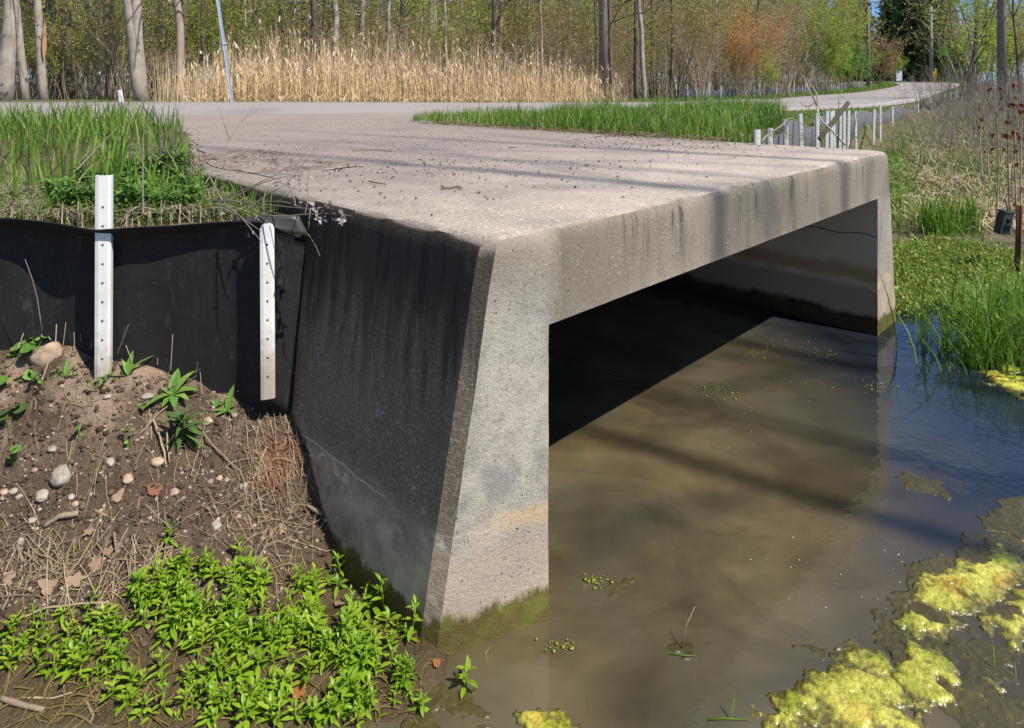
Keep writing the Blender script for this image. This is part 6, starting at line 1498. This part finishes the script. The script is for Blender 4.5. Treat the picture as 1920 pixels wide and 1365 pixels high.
algae([(1262, 1220), (1290, 1212), (1340, 1214), (1345, 1228), (1290, 1232)], 'little brown weed scrap with a grass blade in mid water', M_ALGB, .008, .1, 14)
algae([(1035, 1108), (1080, 1095), (1125, 1100), (1170, 1082), (1172, 1092), (1130, 1112), (1060, 1122)], 'brown weed strand drifting right of the culvert leg', M_ALGB, .006, .12, 15)
algae([(1395, 662), (1425, 648), (1440, 655), (1420, 668)], 'brown leafy debris at the shadow edge under the deck', M_ALGB, .012, .1, 16)
algae([(1245, 938), (1262, 932), (1258, 945), (1268, 962), (1252, 952)], 'tiny brown scrap floating in the middle of the water', M_ALGB, .006, .06, 17)
algae([(790, 1290), (850, 1310), (900, 1325), (900, 1365), (820, 1385), (760, 1385), (770, 1330)], 'brown wet scum where the leafy patch meets the water', M_ALGB, .008, .18, 18, sink=.006)
algae([(1810, 1335), (1900, 1290), (1950, 1300), (1950, 1385), (1860, 1385)], 'dark brown weed mat in the lower right corner', M_ALGB, .006, .15, 19, sink=.008)
algae([(1640, 1200), (1700, 1110), (1760, 1050), (1850, 1010), (1960, 990), (1960, 1180), (1880, 1210), (1790, 1190), (1730, 1230), (1680, 1260)], 'ragged olive film of half-sunk weed around the biggest bright mat', M_ALGB, .004, .22, 24, sink=.010)
algae([(1550, 1300), (1660, 1250), (1800, 1210), (1960, 1240), (1960, 1390), (1740, 1390), (1690, 1320), (1600, 1350)], 'ragged olive film of half-sunk weed around the lower right mats', M_ALGB, .004, .22, 25, sink=.010)
# floating bits, grass blades and foam specks
def floater(pts, lab, wd=.006, mat=None, z=.003):
    c = [G(a, b, z) for a, b in pts]; m = MB(); d = (c[-1] - c[0])
    m.tube(c if len(c) > 2 else [c[0], c[0].lerp(c[1], .5), c[1]], [wd * .2] + [wd * .28] * (max(len(c), 3) - 2) + [wd * .08], 5); o = m.build('floating_blade', mat or M_GRASS, origin=tuple(c[0])); tag(o, lab, 'grass blade')
floater([(912, 1240), (910, 1225), (921, 1210)], 'curved pale straw floating beside the culvert leg', .005, M_STRAW)
floater([(1256, 1226), (1285, 1229), (1305, 1230)], 'green blade floating on the brown weed scrap in mid water', .008)
floater([(1326, 1349), (1360, 1347), (1402, 1350)], 'pale green blade floating at the bottom edge', .010)
m = MB(); a = G(1278, 1218); m.tube([a, a + Vector((.02, .02, .06)), a + Vector((.05, .03, .11))], [.002, .0015, .001], 4); o = m.build('dry_stalk', M_STRAW, origin=tuple(a)); tag(o, 'thin straw sticking out of the weed scrap in mid water', 'stalk')
for i, (px, py, h, dx, lab) in enumerate([(1370, 1350, .06, .02, 'reddish blade rising from the water near the bottom edge'), (1700, 1215, .035, .015, 'green blade beside the orange-stained mat'), (1480, 1350, .07, .0, 'green blade piercing the end of the long yellow mat'), (1905, 1275, .045, .01, 'tiny green sprout in dark weed at the right edge'), (1865, 1255, .06, .01, 'upright thin blade between the bright mats')]):
    c = G(px, py); m = MB(); m.leaf(c, (dx, .01, h), (0, -1, 0), h * 1.2, .0045, .2, .1, 0, 4, [.8, 1, .8, .5]); o = m.build('water_blade', M_GRASS, origin=tuple(c)); tag(o, lab, 'grass blade')
M_FOAM = NT("foam_speck").fin((.75, .75, .72), .4)
fp = np.array([G(a, b, .001)[:] for a, b in poly_px([(1030, 1000), (1600, 640), (1700, 700), (1700, 1200), (1500, 1365), (900, 1365), (1020, 1150)], 520)]); fp = fp[vnoise(fp[:, 0] * 2.1, fp[:, 1] * 2.1, 99) > .1]
grit('foam_specks', fp, .0006, .0036, M_FOAM, 'tiny pale foam specks drifting on the water', 'foam', .3)
M_DUCK = leaf_mat("duckweed", [(.25, .30, .03), (.40, .42, .06)], .2)
dq = np.concatenate([np.array([G(a + random.gauss(0, 18), b + random.gauss(0, 7), .004)[:] for _ in range(30)]) for a, b in [(1335, 728), (1360, 745), (1540, 660), (1640, 725), (1700, 640), (1760, 600), (1110, 1090), (1050, 1210), (1440, 650)]])
grit('duckweed', dq, .003, .009, M_DUCK, 'specks of floating duckweed under the deck and by the bank', 'duckweed', .2)

# ------------------------------------------------------------------ sticks on the deck
def deck_stick(pts, r0, lab):
    P_ = [G(a, b, 1.29) for a, b in pts]; m = MB(); m.tube(P_ if len(P_) > 2 else [P_[0], P_[0].lerp(P_[1], .5) + Vector((.01, .01, .004)), P_[1]], r0, 5); o = m.build('twig', M_BARKSTICK, origin=tuple(P_[0])); tag(o, lab, 'twig')
deck_stick([(827, 352), (845, 351), (858, 349), (866, 352)], .006, 'pale forked twig lying near the front of the deck')
deck_stick([(692, 340), (708, 343), (724, 345)], .004, 'thin dark twig lying in the shade streak on the deck')
deck_stick([(372, 300), (398, 297), (408, 299)], .007, 'dark chunk of stick at the left edge of the deck')
deck_stick([(1100, 240), (1125, 235), (1160, 238), (1200, 249)], .012, 'dead branch lying along the grass edge of the deck')
deck_stick([(660, 283), (700, 281), (735, 283)], .004, 'thin straw lying across the middle of the deck')

# ------------------------------------------------------------------ trees outside the frame on the near right bank: their shade streaks the deck
for i, (a, z, k, seed, lab) in enumerate([(1.14, 1.1, 10.5, 900, 'tall bare tree on the near right bank, the one closest to the stream'), (1.75, 1.1, 12.0, 901, 'tall bare tree on the near right bank between its two neighbours'), (2.80, 1.1, 11.0, 902, 'tall bare tree on the near right bank farthest from the camera'), (3.35, 1.0, 13.5, 903, 'tall bare tree set back on the near right bank')]):
    b = CU(a, 0); x = b[0] + SH.x * k; y = b[1] + SH.y * k; zt = z + k * math.tan(SUN_EL)
    o = tree_mesh(seed, 23, [.09, .06, .09, .06][i], (0, 0), (.12, .08), 9, 9, 120, .07, M_BARK, M_LOLIVE, 'tree'); o.location = (x, y, gz(x, y)); tag(o, lab, 'tree')
